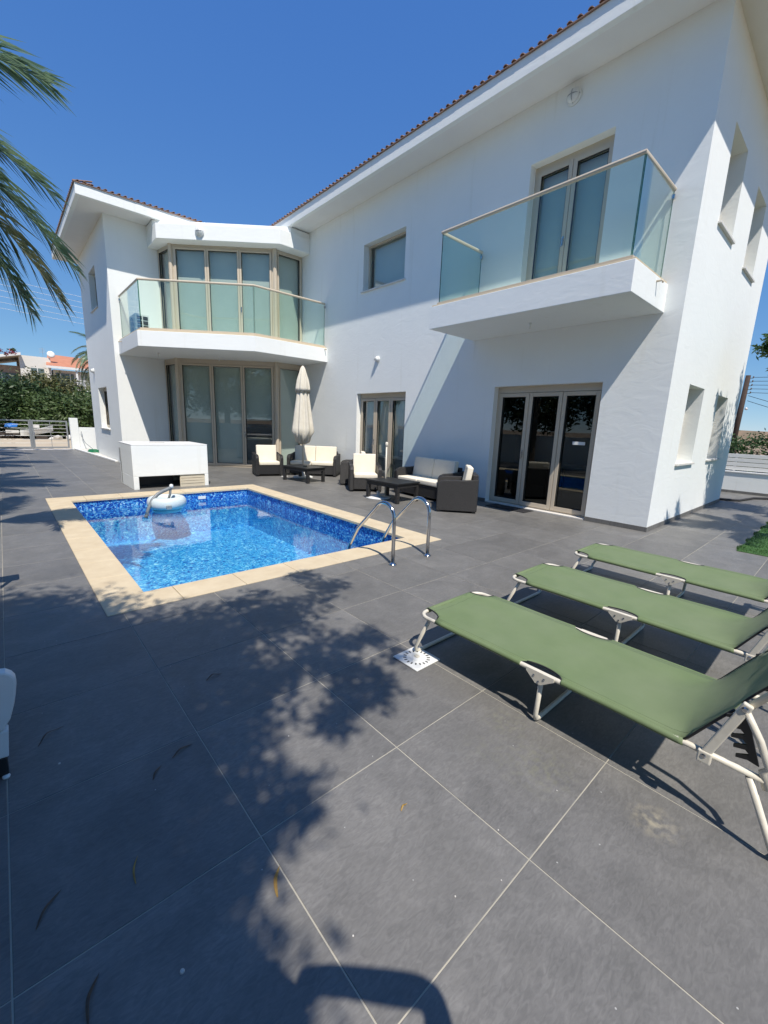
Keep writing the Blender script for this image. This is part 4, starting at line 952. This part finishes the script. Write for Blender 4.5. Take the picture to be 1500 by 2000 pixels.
# turf patch
rnd = random.Random(5)
gb = MB(); 
for k in range(26000):
    x = 7.28+rnd.random()**1.3*7; y = .86-rnd.random()**1.4*3.0-.03*math.sin(x*9)
    if x < 7.3+(.86-y)*.02: continue
    a = rnd.random()*6.28; h = rnd.uniform(.018, .04); q = .004; lx, ly = rnd.uniform(-.012, .012), rnd.uniform(-.012, .012)
    gb.add([(x-q*math.cos(a), y-q*math.sin(a), 0), (x+q*math.cos(a), y+q*math.sin(a), 0), (x+lx, y+ly, h)], [(0, 1, 2)])
me = bpy.data.meshes.new('grass'); me.from_pydata(gb.v, [], gb.f); me.materials.append(MATS['grass_blade']); o = link('grass', me, kind='stuff')
MB().box(7.27, -6, .0005, 15.0, .86, .009).build('lawn', 'grass_blade', kind='structure')

# ---------------------------------------------------------------- plants
def frond_mesh(name, L, n, seed, droop, mt='palm_leaf', ll=.42, tips=None):
    """rachis along +X rising then drooping, leaflets on both sides"""
    rnd = random.Random(seed); m = MB(); pts = []
    for k in range(13):
        t = k/12; pts.append(Vector((L*(t-.10*droop*t*t), 0, L*(.30*t-droop*.62*t**2.2))))
    m.tube(pts, [.022*(1-.85*k/12) for k in range(13)], 5)
    def at(t):
        f = t*12; i = min(11, int(f)); return pts[i].lerp(pts[i+1], f-i), (pts[i+1]-pts[i]).normalized()
    for k in range(n):
        t = .16+.83*k/n; p_, d = at(t); upv = Vector((0, -1, 0)).cross(d).normalized()
        for s in (-1, 1):
            l_ = ll*(math.sin(math.pi*(t*.82+.14))**.6)*rnd.uniform(.8, 1.12); a = R(rnd.uniform(38, 58))*(1-.35*t)
            dr = (d*math.cos(a)+Vector((0, s, 0))*math.sin(a)+upv*rnd.uniform(-.1, .45)).normalized()
            q1 = p_+dr*l_*.5+Vector((0, 0, -.04*l_)); q2 = p_+dr*l_+Vector((0, 0, -(.30+.3*rnd.random())*l_)); wv = d.cross(dr).cross(dr).normalized()*.0135
            if wv.length < .001: continue
            m.add([p_-wv*.5, p_+wv*.5, q1+wv, q1-wv, q2], [(0, 1, 2, 3), (3, 2, 4)])
    me = bpy.data.meshes.new(name); me.from_pydata(m.v, [], m.f); me.materials.append(MATS[mt]); return me
FR = [frond_mesh('frond', 2.3, 130, 3, .9, ll=.52), frond_mesh('frond', 2.1, 124, 9, 1.25, ll=.52), frond_mesh('frond', 2.2, 126, 21, .65, ll=.52), frond_mesh('frond', 2.0, 110, 33, 1.5, 'palm_leaf_dry', ll=.46)]
def palm(loc, h, fronds, label, trunk=.16, group='feather palms standing round the terrace'):
    o = empty('palm_tree', (loc[0], loc[1], 0), label, 'palm tree', group); rnd = random.Random(int(loc[0]*31+loc[1]*7))
    m = MB(); n = 24; m.tube([(loc[0]+.05*math.sin(k*.3), loc[1], h*k/n) for k in range(n+1)], [trunk*(1.25-.4*k/n)*(1+.09*(k % 2)) for k in range(n+1)], 12); m.build('trunk', 'trunk_bark', o)
    for f in fronds:
        az, el, v = f[:3]; sc = f[3] if len(f) > 3 else 1
        fo = link('frond', FR[v], o); fo.location = (loc[0], loc[1], h); fo.scale = (sc, sc, sc)
        fo.rotation_euler = (rnd.uniform(-.25, .25), -R(el), R(az))
    return o
def ringf(n, a0, v=(0, 1, 2), el=(5, 35), sc=1, seed=0, skip=None):
    rnd = random.Random(seed); out = []
    for k in range(n):
        az = a0+k*137.5
        if skip and skip[0] < az % 360 < skip[1]: continue
        out.append((az, rnd.uniform(*el), rnd.choice(v), sc*rnd.uniform(.9, 1.08)))
    return out
palm((-1.30, 5.5), 3.60, [(0, 37, 0, .98), (0, 27, 1, .93), (0, 10, 1, 1.03), (0, 6, 3, 1.04), (8, -6, 1, .97), (-4, 33, 2, .70), (6, 24, 0, .72), (-5, 14, 0, .70), (5, -2, 1, .80), (11, -16, 3, .85)]+[f for f in ringf(22, 60, seed=4, skip=(215, 300)) if 75 < f[0] % 360 < 285], 'feather palm leaning its fronds into the left edge of the sky')
palm((-2.15, 9.6), 3.9, ringf(20, 10, el=(-5, 30), seed=7), 'feather palm off the left edge shading the tiles beyond the pool', group=None)
palm((-2.15, 14.2), 4.1, ringf(20, 33, el=(-5, 30), seed=8), 'feather palm off the left edge shading the far end of the drive', group=None)
palm((-2.1, 18.6), 3.9, ringf(18, 73, el=(-5, 30), seed=12), 'feather palm off the left edge nearest the gate', group=None)
def leaves(mb, c, rad, n, size, seed, shell=.55, flat=.0, asp=.4):
    rnd = random.Random(seed); cl = []
    for k in range(max(10, n//90)):
        a, z = rnd.uniform(0, 6.283), rnd.uniform(-1, 1); q = math.sqrt(1-z*z); r_ = shell+(1-shell)*rnd.random()
        cl.append(Vector((c[0]+rad[0]*q*math.cos(a)*r_, c[1]+rad[1]*q*math.sin(a)*r_, c[2]+rad[2]*z*r_)))
    cr = (rad[0]+rad[1]+rad[2])/3*.28
    for k in range(n):
        b = rnd.choice(cl); p_ = b+Vector((rnd.gauss(0, 1), rnd.gauss(0, 1), rnd.gauss(0, .8)))*cr*.6
        s = size*rnd.uniform(.6, 1.3); d = Vector((rnd.gauss(0, 1), rnd.gauss(0, 1), rnd.gauss(0, .7))).normalized(); e = d.cross(Vector((rnd.gauss(0, 1), rnd.gauss(0, 1), rnd.gauss(0, 1)))).normalized()*s*asp
        mb.v += [tuple(p_-d*s*.5), tuple(p_+e*.5), tuple(p_+d*s*.5), tuple(p_-e*.5)]; o_ = len(mb.v)-4; mb.f.append((o_, o_+1, o_+2, o_+3))
def crown(name, m_, parent, parts, size, seed, **k):
    mb = MB()
    for i, (c, rad, n) in enumerate(parts): leaves(mb, c, rad, n, size, seed+i, **k)
    me = bpy.data.meshes.new(name); me.from_pydata(mb.v, [], mb.f); me.materials.append(MATS[m_]); return link(name, me, parent)
def bush(loc, rad, n, size, m_, label, seed, cat='bush', group=None, name='bush'):
    o = empty(name, (loc[0], loc[1], 0), label, cat, group)
    m = MB(); rnd = random.Random(seed)
    for k in range(7):
        a = k*.9; m.tube([(loc[0], loc[1], -.05), (loc[0]+rad[0]*.3*math.cos(a), loc[1]+rad[1]*.3*math.sin(a), rad[2]*.7), (loc[0]+rad[0]*.65*math.cos(a), loc[1]+rad[1]*.65*math.sin(a), rad[2]*1.3)], [.09, .05, .02], 6)
    m.build('trunk', 'trunk_bark', o)
    crown('crown', m_, o, [((loc[0], loc[1], rad[2]*.95), rad, n), ((loc[0]-rad[0]*.3, loc[1]-rad[1]*.35, rad[2]*.6), (rad[0]*.75, rad[1]*.7, rad[2]*.6), n//3)], size, seed)
    return o
# shrubs behind the road
for i, (x, y, rx, rz, m_, lab) in enumerate(((-3.4, 35.5, 3.0, 1.75, 'leaf_dark', 'dark green shrub mass at the far left beyond the road'), (.3, 35.0, 2.6, 1.7, 'leaf_dark', 'dark green rounded shrub below the tan shaded villa wing'),
        (2.7, 36.8, 2.1, 2.02, 'leaf_yellow', 'yellow green taller shrub under the villa with the orange roof'), (2.6, 33.4, 1.9, 1.35, 'leaf_mid', 'mid green low shrub in front of the yellow green one'),
        (4.9, 34.6, 1.9, 1.42, 'leaf_mid', 'mid green shrub half hidden by the corner of the left wing'), (8.5, 35.5, 3.0, 1.6, 'leaf_dark', 'dark shrub hidden behind the left wing'))):
    bush((x, y), (rx, 2.2, rz), 15000, .25, m_, lab, 40+i, group='shrubs growing beyond the road')
bush((18.0, 2.35), (.85, 1.0, .86), 5200, .11, 'leaf_bright', 'rounded bright green bush showing over the slatted wall at the right', 71)
sh_t = empty('shade_tree', (-2.35, -1.3, 0), 'broad leaved tree behind the camera darkening the near left tiles', 'tree')
MB().tube([(-2.35, -1.3, 0), (-2.3, -1.25, 1.8), (-2.1, -1.1, 3.2)], [.16, .13, .09], 10).build('trunk', 'trunk_bark', sh_t)
for (a, b, c) in ((-1.2, -.9, 4.2), (-3.2, -.6, 4.3), (-1.6, -2.1, 4.4), (-2.8, -2.2, 4.2), (-1.7, .2, 4.3)): MB().tube([(-2.2, -1.15, 2.4), ((-2.2+a)/2, (-1.1+b)/2, 3.4), (a, b, c)], [.08, .05, .02], 8).build('limb', 'trunk_bark', sh_t)
crown('crown', 'leaf_mid', sh_t, [((-1.35, .0, 4.4), (1.05, 1.65, .8), 24000), ((-1.9, -.4, 4.9), (1.25, 1.8, .7), 15000), ((-2.9, -1.4, 4.9), (1.6, 2.2, 1.0), 11000), ((-.1, .15, 4.35), (.95, .55, .42), 5200), ((.55, .55, 4.5), (.65, .45, .3), 1100), ((-.62, -.85, 4.3), (.5, .55, .4), 2600), ((-1.5, -1.75, 4.3), (.8, .8, .6), 6000), ((.3, -.65, 4.5), (.5, .3, .3), 900), ((.2, -.78, 4.4), (.36, .32, .3), 1100), ((-.62, -.25, 4.5), (.60, .85, .5), 7500), ((-1.6, .9, 4.6), (.9, .9, .5), 7000), ((-1.0, -1.2, 4.5), (.55, .6, .45), 4500)], .095, 120, asp=.3)  # unseen tree known by its shade; high rear clumps added to block skylight
# tall trees along the outside of the left boundary wall
for i, (x, y, h, r_) in enumerate(((-5.2, -4.5, 4.2, 1.9), (-5.0, -.8, 4.8, 2.1), (-5.3, 3.2, 4.4, 2.0), (-5.1, 7.2, 5.0, 2.2), (-5.4, 11.4, 4.5, 2.0), (-5.2, 15.6, 4.8, 2.1))):
    ot = empty('leafy_tree', (x, y, 0), 'dark leafy tree outside the left boundary wall, '+('farthest behind the camera', 'level with the camera', 'beside the near end of the pool', 'level with the far end of the pool', 'opposite the left wing', 'nearest the gate')[i], 'tree', 'trees outside the left boundary wall')
    MB().tube([(x, y, 0), (x+.05, y, h*.4), (x-.05, y, h*.8)], [.2, .15, .08], 8).build('trunk', 'trunk_bark', ot)
    crown('crown', 'leaf_dark', ot, [((x, y, h*.68), (r_*.8, r_, h*.36), 7000)], .26, 200+i)
# broad leaved tree by the end wall
tt = empty('leafy_tree', (11.2, .1, 0), 'leafy green tree at the right edge throwing shade on the end wall', 'tree')
MB().tube([(11.2, .1, 0), (11.15, .15, 1.4), (11.05, .2, 2.6)], [.09, .07, .04], 8).build('trunk', 'trunk_bark', tt)
for (a, b, c) in ((10.4, .9, 2.8), (11.7, .6, 3.2), (10.6, -.6, 3.1), (11.3, .9, 2.2)): MB().tube([(11.13, .15, 1.7), ((11.1+a)/2, (.2+b)/2, 2.3), (a, b, c)], [.045, .03, .012], 6).build('limb', 'trunk_bark', tt)
crown('crown', 'leaf_bright', tt, [((11.35, .30, 3.3), (.90, .52, 1.15), 5200), ((10.35, 1.12, 3.0), (.34, .36, .50), 560), ((11.9, .55, 4.6), (.16, .16, .95), 420), ((11.7, .55, 1.9), (.65, .40, .9), 2200), ((11.2, .2, .6), (.6, .5, .5), 700)], .15, 90, asp=.28)
p7 = palm((8.6, -1.0), 2.7, [(100, 10, 0, .8), (75, 0, 1, .8), (125, 15, 2, .8), (55, 12, 0, .8), (150, 0, 1, .8), (20, 20, 2, .8), (200, 10, 0, .8), (250, 10, 1, .8), (300, 10, 0, .8), (350, 15, 2, .8)], 'small feather palm on the turf off the right edge', trunk=.12, group=None)

# bougainvillea sprig entering from the left
bo = empty('bougainvillea', (-1.4, 21.2, 0), 'bougainvillea branch with pink bracts poking in at the left edge', 'climbing plant')
MB().tube([(-1.4, 21.2, 0), (-1.3, 21.2, 2.2), (-.6, 21.1, 3.4), (.15, 21.0, 3.55)], [.05, .035, .02, .008], 6).build('stem', 'trunk_bark', bo)
crown('bracts', 'petal_pink', bo, [((.28, 21.0, 3.58), (.42, .2, .09), 420), ((-.3, 21.0, 3.45), (.5, .3, .2), 500)], .075, 33)
crown('foliage', 'leaf_mid', bo, [((.58, 21.0, 3.66), (.12, .1, .04), 60), ((-.7, 21.2, 2.9), (.65, .5, .6), 1600)], .09, 34)
# slim drooping palm beyond the left wing
op = empty('drooping_palm', (3.45, 26, 0), 'slender palm with hanging fronds behind the corner of the left wing', 'palm tree')
MB().tube([(3.95, 26, 0), (3.95, 26, 2.4), (3.90, 26, 4.6)], [.14, .12, .09], 10).build('trunk', 'trunk_bark', op)
for (az, el, v, sc, z) in ((185, 58, 1, .55, 4.7), (175, 20, 3, .50, 4.6), (195, 0, 3, .55, 4.3), (182, -20, 3, .60, 4.1), (170, -30, 1, .60, 3.9), (190, -45, 3, .62, 3.7), (178, 5, 1, .45, 4.4), (150, 10, 3, .6, 4.4), (215, -5, 1, .5, 4.3), (200, -30, 3, .6, 3.8), (165, -10, 3, .55, 4.2), (100, 30, 1, .6, 4.4), (40, 30, 1, .6, 4.4), (0, 40, 1, .6, 4.4), (-60, 20, 3, .6, 4.4), (260, 10, 3, .5, 4.4), (186, -60, 3, .6, 3.4), (174, -58, 1, .55, 3.3)):
    fo = link('frond', FR[v], op); fo.location = (3.90, 26, z); fo.scale = (sc, sc, sc); fo.rotation_euler = (0, -R(el), R(az))

# ---------------------------------------------------------------- debris by the road
def blob(mb, c, r_, seed, fl=1):
    rnd = random.Random(seed); bm = bmesh.new(); bmesh.ops.create_icosphere(bm, subdivisions=1, radius=1)
    for v in bm.verts: k = rnd.uniform(.65, 1.15); v.co = Vector((c[0]+v.co.x*r_[0]*k, c[1]+v.co.y*r_[1]*k, max(-.02, c[2]+v.co.z*r_[2]*k)))
    o_ = len(mb.v); mb.v += [tuple(v.co) for v in bm.verts]; mb.f += [tuple(q.index+o_ for q in f.verts) for f in bm.faces]; bm.free()
for i, (x, y, z, a, b, c, lab) in enumerate(((2.35, 30.2, .12, .26, .2, .16, 'pale boulder beside the gate pillar, leftmost of its row'), (2.85, 30.1, .12, .24, .2, .17, 'pale boulder in the middle of the roadside row'), (3.25, 30.3, .15, .28, .2, .2, 'pale boulder nearest the gate pillar'), (2.05, 30.4, .05, .2, .15, .1, 'small flat pale stone at the road edge'))):
    mb = MB(); blob(mb, (x, y, z), (a, b, c), 60+i); o = mb.build('boulder', 'rubble_white'); tag(o, lab, 'boulder', 'pale boulders along the road edge')
mb = MB(); rnd = random.Random(8)
for k in range(60):
    a = rnd.uniform(0, 3.1); x, y = rnd.uniform(-1, 3.6), rnd.uniform(31.6, 32.6); mb.tube([(x, y, 0), (x+math.cos(a)*.4, y, .2+.3*rnd.random()), (x+math.cos(a)*.9, y+.1, .1+.4*rnd.random())], .015, 4)
for k in range(9): blob(mb, (-1+k*.5, 32.2, .12), (.4, .3, .26), 80+k)
o = mb.build('brushwood', 'brush_dark', kind='stuff')
bb = empty('white_boat_hull', (1.5, 31.0, 0), 'dumped white boat hull lying in brushwood beyond the gate', 'boat')
m = MB(); vs = []
for k in range(11):
    t = k/10; wd = .42*math.sin(math.pi*(.08+.9*t))**.6; z = .18+.28*t**2
    vs += [(.75+1.45*t, 31.0-wd, z+.30), (.75+1.45*t, 31.0-wd*.5, z), (.75+1.45*t, 31.0+wd*.5, z), (.75+1.45*t, 31.0+wd, z+.30)]
m.add(vs, [(4*k+j, 4*k+j+1, 4*k+5+j, 4*k+4+j) for k in range(10) for j in range(3)]+[(4*k, 4*k+4, 4*k+7, 4*k+3) for k in range(10)]); m.build('hull', 'white_plastic', bb)
MB().box(1.2, 30.9, .62, 1.6, 31.2, .78).build('thwart', 'rubble_white', bb)
MB().box(1.4, 30.75, .0, 1.9, 30.85, .2).build('cradle', 'brush_dark', bb)
mb = MB(); blob(mb, (.42, 31.4, .72), (.30, .3, .16), 5); o = mb.build('tarpaulin', 'blue_tarp'); tag(o, 'crumpled bright blue tarpaulin on the debris left of the boat', 'tarpaulin')
mb = MB(); blob(mb, (1.22, 30.25, .28), (.17, .15, .30), 15); o = mb.build('rubble_sack', 'blue_bag'); tag(o, 'blue and white sack standing in front of the boat beyond the gate', 'sack')
m = MB(); m.box(.15, 31.2, .30, .7, 31.5, .46); o = m.build('scrap_board', 'rubble_white'); o.name = 'scrap_board'; tag(o, 'broken white board under the blue tarpaulin', 'panel')

# ---------------------------------------------------------------- far villas
v1 = empty('far_villa', (1.0, 62, 0), 'far white villa with a sloping flat roof above the shrubs, left of the orange roof', 'house', 'white villas beyond the shrubs')
MB().box(2.15, 60, 0, 4.75, 68, 7.25).build('tower_block', 'pale_plaster', v1)
m = MB(lambda x, y, z: (x, y, z+.25*(x-.5))); m.box(-7, 59.3, 6.75, 2.3, 68, 7.0); m.build('roof_slab', 'white_paint', v1)
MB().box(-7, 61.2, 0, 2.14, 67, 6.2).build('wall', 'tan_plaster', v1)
f = MB().box(3.0, 59.93, 4.7, 4.1, 59.99, 6.05).build('window', 'far_glass', v1); MB().box(3.52, 59.90, 4.7, 3.58, 59.925, 6.05).build('mullion', 'white_paint', f)
f = MB().box(-.6, 61.1, 4.2, 1.8, 61.19, 5.4).build('window', 'far_glass', v1); MB().box(.6, 61.06, 4.2, .67, 61.095, 5.4).build('mullion', 'white_paint', f)
v2 = empty('far_villa', (6.5, 61, 0), 'far villa with an orange tiled roof and glazed verandah behind the shrubs', 'house', 'white villas beyond the shrubs')
m = MB(); m.add([(4.25, 58.8, 6.42), (9.5, 58.8, 6.22), (9.5, 64, 7.9), (4.85, 64, 8.05), (4.25, 58.8, 6.3), (9.5, 58.8, 6.1)], [(0, 1, 2, 3), (0, 4, 5, 1)]); m.build('roof', 'far_terracotta', v2)
MB().box(4.9, 60.2, 0, 9.5, 66, 6.1).build('wall', 'pale_plaster', v2)
MB().box(4.2, 58.7, 6.12, 9.6, 58.79, 6.36).build('fascia', 'white_paint', v2)
for k, (a, b) in enumerate(((5.1, 5.9), (5.95, 6.7))): f = MB().box(a, 60.1, 4.0, b, 60.19, 5.75).build('window', 'far_glass', v2); MB().box(a+.38, 60.05, 4.0, a+.44, 60.095, 5.75).build('mullion', 'white_paint', f)
MB().box(4.0, 58.9, 3.9, 10, 60.1, 4.15).build('balcony_slab', 'white_paint', v2)
for k in range(22): MB().box(6.8+k*.14, 58.92, 4.16, 6.86+k*.14, 58.98, 5.0).build('baluster', 'white_paint', v2)
MB().box(6.75, 58.9, 5.0, 10, 59.0, 5.1).build('railing', 'white_paint', v2)
MB().box(6.78, 58.9, 5.1, 6.95, 59.1, 6.12).build('column', 'white_paint', v2)
ds = empty('satellite_dish', (4.85, 59.8, 7.3), 'white satellite dish on the far roof beside the orange tiles', 'satellite dish')
m = MB(lambda x, y, z: (4.85+x, 59.8-z*.8+y*.3, 7.62+y)); m.lathe([(.01, .0), (.2, -.02), (.36, -.09), (.36, -.11), (.2, -.05), (.01, -.03)], 20); m.build('dish', 'white_plastic', ds, smooth=True)
MB().tube([(4.85, 59.9, 7.25), (4.85, 59.85, 7.6)], .03, 6).build('mast', 'grey_metal', ds)
ae = empty('roof_aerial', (4.2, 60.5, 7.25), 'thin television aerial on the far flat roof', 'aerial')
MB().tube([(4.2, 60.5, 7.25), (4.2, 60.5, 8.3)], .018, 5).build('mast', 'grey_metal', ae)
for k in range(4): MB().tube([(3.9, 60.5, 7.75+k*.13), (4.45, 60.5, 7.80+k*.13)], .01, 4).build('element', 'grey_metal', ae)

# utility pole, wires and hill at the right
up_ = empty('utility_pole', (40, 6.2, 0), 'dark wooden utility pole with insulators beyond the slatted wall', 'utility pole')
MB().tube([(40, 6.25, -.1), (40, 6.12, 5.9)], [.20, .15], 10).build('pole', 'wood_pole', up_, smooth=True)
for k in range(5):
    z = 5.7-k*.26; b = MB().tube([(40, 6.1, z), (40, 5.82, z)], .022, 6).build('bracket', 'wood_pole', up_); MB().lathe([(.03, 0), (.05, .03), (.03, .08), (.045, .1), (.01, .13)], 10, (40, 5.82, z)).build('insulator', 'trunk_bark', b)
MB().lathe([(.01, -.1), (.09, -.06), (.1, 0), (.06, .08), (.01, .1)], 12, (40, 5.86, 3.6)).build('street_lamp_head', 'white_plastic', up_, smooth=True)
def wire(name, A, B, sag, label, group, r_=.012, mm_='black_plastic'):
    A, B = Vector(A), Vector(B); m = MB(); n = 16
    m.tube([A.lerp(B, k/n)-Vector((0, 0, sag*4*(k/n)*(1-k/n))) for k in range(n+1)], r_, 4); tag(m.build(name, mm_), label, 'wire', group)
for k in range(5): wire('overhead_wire', (40, 5.82, 5.75-k*.26), (46, -30, 6.6-k*.26), .4+.1*k, 'thin overhead wires running right from the utility pole', 'overhead wires at the right', .016)
for k in range(2): wire('drop_wire', (40, 5.9, 4.5-k*.35), (33, -12, 2.2-k*.5), 1.2, 'sagging wires dropping from the pole over the slatted wall', 'sagging service wires at the right', .016)
for k in range(6): wire('power_line', (-14, 34, 9.75-k*.33), (24, 36.5, 8.5-k*.33), .25, 'pale power lines crossing the sky left of the left wing', 'power lines crossing the sky at the left', .008, 'white_paint')
hill = MB(); n, mm = 60, 14; vs = []
import mathutils
for j in range(mm):
    for i in range(n):
        x = 110+j*14; y = -160+i*8.0; e = math.sin(math.pi*j/(mm-1))
        z = -1+e*(4.4+2.8*mathutils.noise.noise(Vector((x*.02, y*.018, 1)))+1.5*mathutils.noise.noise(Vector((x*.06, y*.06, 4)))); vs.append((x, y, z))
hill.add(vs, [(j*n+i, j*n+i+1, (j+1)*n+i+1, (j+1)*n+i) for j in range(mm-1) for i in range(n-1)]); hill.build('hill', 'dry_hill', kind='structure', smooth=True)

# ---------------------------------------------------------------- interior things seen through the folding doors
tb = empty('dining_table', (9.3, 4.0, 0), 'dining table with a pale top standing inside behind the large folding door', 'table')
MB().box(8.9, 3.3, .72, 9.8, 4.6, .76).build('tabletop', 'white_paint', tb)
for (a, b) in ((8.95, 3.35), (8.95, 4.5), (9.7, 3.35), (9.7, 4.5)): MB().box(a, b, .013, a+.05, b+.05, .719).build('leg', 'dark_interior', tb)
eb = empty('wall_cabinet', (8.0, 6.5, 1.6), 'cream electrical cabinet on the room wall, seen through the left leaf', 'cabinet')
MB().box(7.75, 6.48, 1.72, 7.98, 6.599, 2.02).build('cabinet', 'cream_paint', eb, bevel=.004); MB().box(7.72, 6.50, 1.45, 8.02, 6.598, 1.715).build('lower_box', 'white_paint', eb, bevel=.004)
tv = empty('kitchen_unit', (6.6, 14.4, 0), 'dark kitchen unit with a white worktop inside the ground floor bay', 'kitchen unit')
MB().box(6.2, 14.0, .013, 8.6, 14.6, .82).build('cupboard', 'interior_wall', tv); MB().box(6.15, 13.95, .821, 8.65, 14.65, .87).build('worktop', 'white_paint', tv); MB().box(6.4, 14.5, 1.25, 8.2, 14.62, 1.75).build('oven', 'black_plastic', tv)
st_ = MB().box(7.536, 3.18, 1.28, 7.540, 3.40, 1.335).build('door_notice', 'white_paint'); tag(st_, 'small white notice stuck inside the right leaf of the large folding door', 'notice')
mat_ = MB().box(7.02, 3.9, .0015, 7.37, 4.75, .012).build('door_mat', 'dark_rubber', bevel=.003); tag(mat_, 'dark doormat in front of the large folding door', 'doormat')

# ---------------------------------------------------------------- the person who holds the phone, standing behind the camera
def skin(name, chain, edges, m_, parent=None, sub=2, root=0):
    me = bpy.data.meshes.new(name); me.from_pydata([c[:3] for c in chain], edges, []); me.materials.append(MATS[m_])
    o = bpy.data.objects.new(name, me); COL.objects.link(o)
    s = o.modifiers.new('skin', 'SKIN'); s.use_smooth_shade = True
    lay = me.skin_vertices[0] if len(me.skin_vertices) else None
    if lay:
        for i, c in enumerate(chain): lay.data[i].radius = (c[3], c[4] if len(c) > 4 else c[3]); lay.data[i].use_root = (i == root)
    q = o.modifiers.new('sub', 'SUBSURF'); q.levels = q.render_levels = sub
    if parent: o.parent = parent; o.matrix_parent_inverse = Matrix.Translation(-Vector(parent.location)) if parent.type == 'EMPTY' else Matrix.Identity(4)
    return o
per = empty('person', (-.02, -.48, 0), 'person in a dark shirt standing behind the camera with both arms raised holding a phone', 'person')
F2 = Vector((.672, .741, 0)); R2 = Vector((.741, -.672, 0)); B0 = Vector((-.06, -.56, 0))
def pt(r, f, z, rad): v = B0+R2*r+F2*f; return (v.x, v.y, z, rad)
body = [pt(0, 0, .94, .15), pt(0, .01, 1.10, .135), pt(0, .02, 1.28, .15), pt(0, .0, 1.42, .10), pt(0, .01, 1.50, .055),
        pt(0, .02, 1.58, .075), pt(0, .03, 1.66, .095), pt(0, .02, 1.74, .07),
        pt(-.10, 0, .88, .095), pt(-.11, .01, .50, .058), pt(-.12, -.02, .10, .036), pt(-.13, .12, .035, .032),
        pt(.10, 0, .88, .095), pt(.11, .01, .50, .058), pt(.12, -.02, .10, .036), pt(.13, .12, .035, .032),
        pt(-.17, 0, 1.41, .05), (.0, -.25, 1.17, .040), (.05, -.105, 1.38, .033), (.045, -.07, 1.44, .03),
        pt(.17, 0, 1.41, .05), (.335, -.36, 1.49, .042), (.14, -.15, 1.485, .034), (.07, -.085, 1.465, .032)]
ed = [(0, 1), (1, 2), (2, 3), (3, 4), (4, 5), (5, 6), (6, 7), (0, 8), (8, 9), (9, 10), (10, 11), (0, 12), (12, 13), (13, 14), (14, 15), (3, 16), (16, 17), (17, 18), (18, 19), (3, 20), (20, 21), (21, 22), (22, 23)]
bo_ = skin('body', body, ed, 'skin', per)
sh = [pt(0, 0, .92, .165), pt(0, .01, 1.10, .155), pt(0, .02, 1.28, .165), pt(0, .0, 1.43, .11), pt(-.17, 0, 1.41, .062), (-.10, -.32, 1.30, .05), pt(.17, 0, 1.41, .062), (.16, -.57, 1.42, .05)]
skin('shirt', sh, [(0, 1), (1, 2), (2, 3), (3, 4), (4, 5), (3, 6), (6, 7)], 'shirt', per)
skin('shorts', [pt(0, 0, .94, .165), pt(-.105, 0, .84, .11), pt(-.11, .01, .56, .095), pt(.105, 0, .84, .11), pt(.11, .01, .56, .095)], [(0, 1), (1, 2), (0, 3), (3, 4)], 'shorts', per)
skin('hair', [pt(0, -.01, 1.70, .09), pt(0, .0, 1.76, .075), pt(0, -.05, 1.66, .06)], [(0, 1), (0, 2)], 'hair', per)
hd = B0+F2*.12
for s in (-1, 1): MB().lathe([(.001, -.012), (.011, -.006), (.012, 0), (.011, .006), (.001, .012)], 10, tuple(hd+R2*.032*s+Vector((0, 0, 1.665)))).build('eye', 'white_plastic', per, smooth=True)
skin('nose', [(*(hd+Vector((0, 0, 1.66))), .010), (*(hd+F2*.018+Vector((0, 0, 1.632))), .014)], [(0, 1)], 'skin', per)
skin('mouth', [(*(hd-R2*.022+Vector((0, 0, 1.60))), .006), (*(hd+F2*.006+Vector((0, 0, 1.60))), .008), (*(hd+R2*.022+Vector((0, 0, 1.60))), .006)], [(0, 1), (1, 2)], 'skin', per)
# hands: palm, four fingers and a thumb closed on the phone's edges
def hand(wr, s):
    w_ = Vector(wr); side = rt2*s; bk = -fw
    palm_ = Vector((0, 0, 1.5))+rt2*.026+side*.055-up2*.06+bk*.035
    ch = [(*w_, .024), (*((w_+palm_)/2), .026), (*palm_, .030)]; skin('hand', ch, [(0, 1), (1, 2)], 'skin', per)
    for k in range(4):
        b0 = palm_+up2*(.030-.019*k)+side*.008; ln = (.070, .078, .072, .058)[k]
        skin('finger', [(*b0, .0095), (*(b0+side*.012-bk*.018), .009), (*(b0-side*ln*.25-bk*.024), .0085), (*(b0-side*ln*.6-bk*.020), .0075)], [(0, 1), (1, 2), (2, 3)], 'skin', per)
    skin('thumb', [(*(palm_-up2*.01), .012), (*(palm_-side*.02+up2*.018+bk*.006), .0105), (*(palm_-side*.045+up2*.03+bk*.003), .009)], [(0, 1), (1, 2)], 'skin', per)
hand((.14, -.15, 1.485), 1); hand((.05, -.105, 1.38), -1)
ph = empty('phone', (0, 0, 1.5), 'dark smartphone held up in both hands right behind the camera', 'phone')
m = MB(lambda x, y, z: Vector((0, 0, 1.5))+rt2*x+up2*y-fw*z); m.box(-.012, -.125, .006, .064, .022, .014); m.build('case', 'black_plastic', ph, bevel=.003)
m = MB(lambda x, y, z: Vector((0, 0, 1.5))+rt2*x+up2*y-fw*z); m.box(-.009, -.121, .0142, .061, .018, .0148); m.build('screen', 'dark_glass', ph)
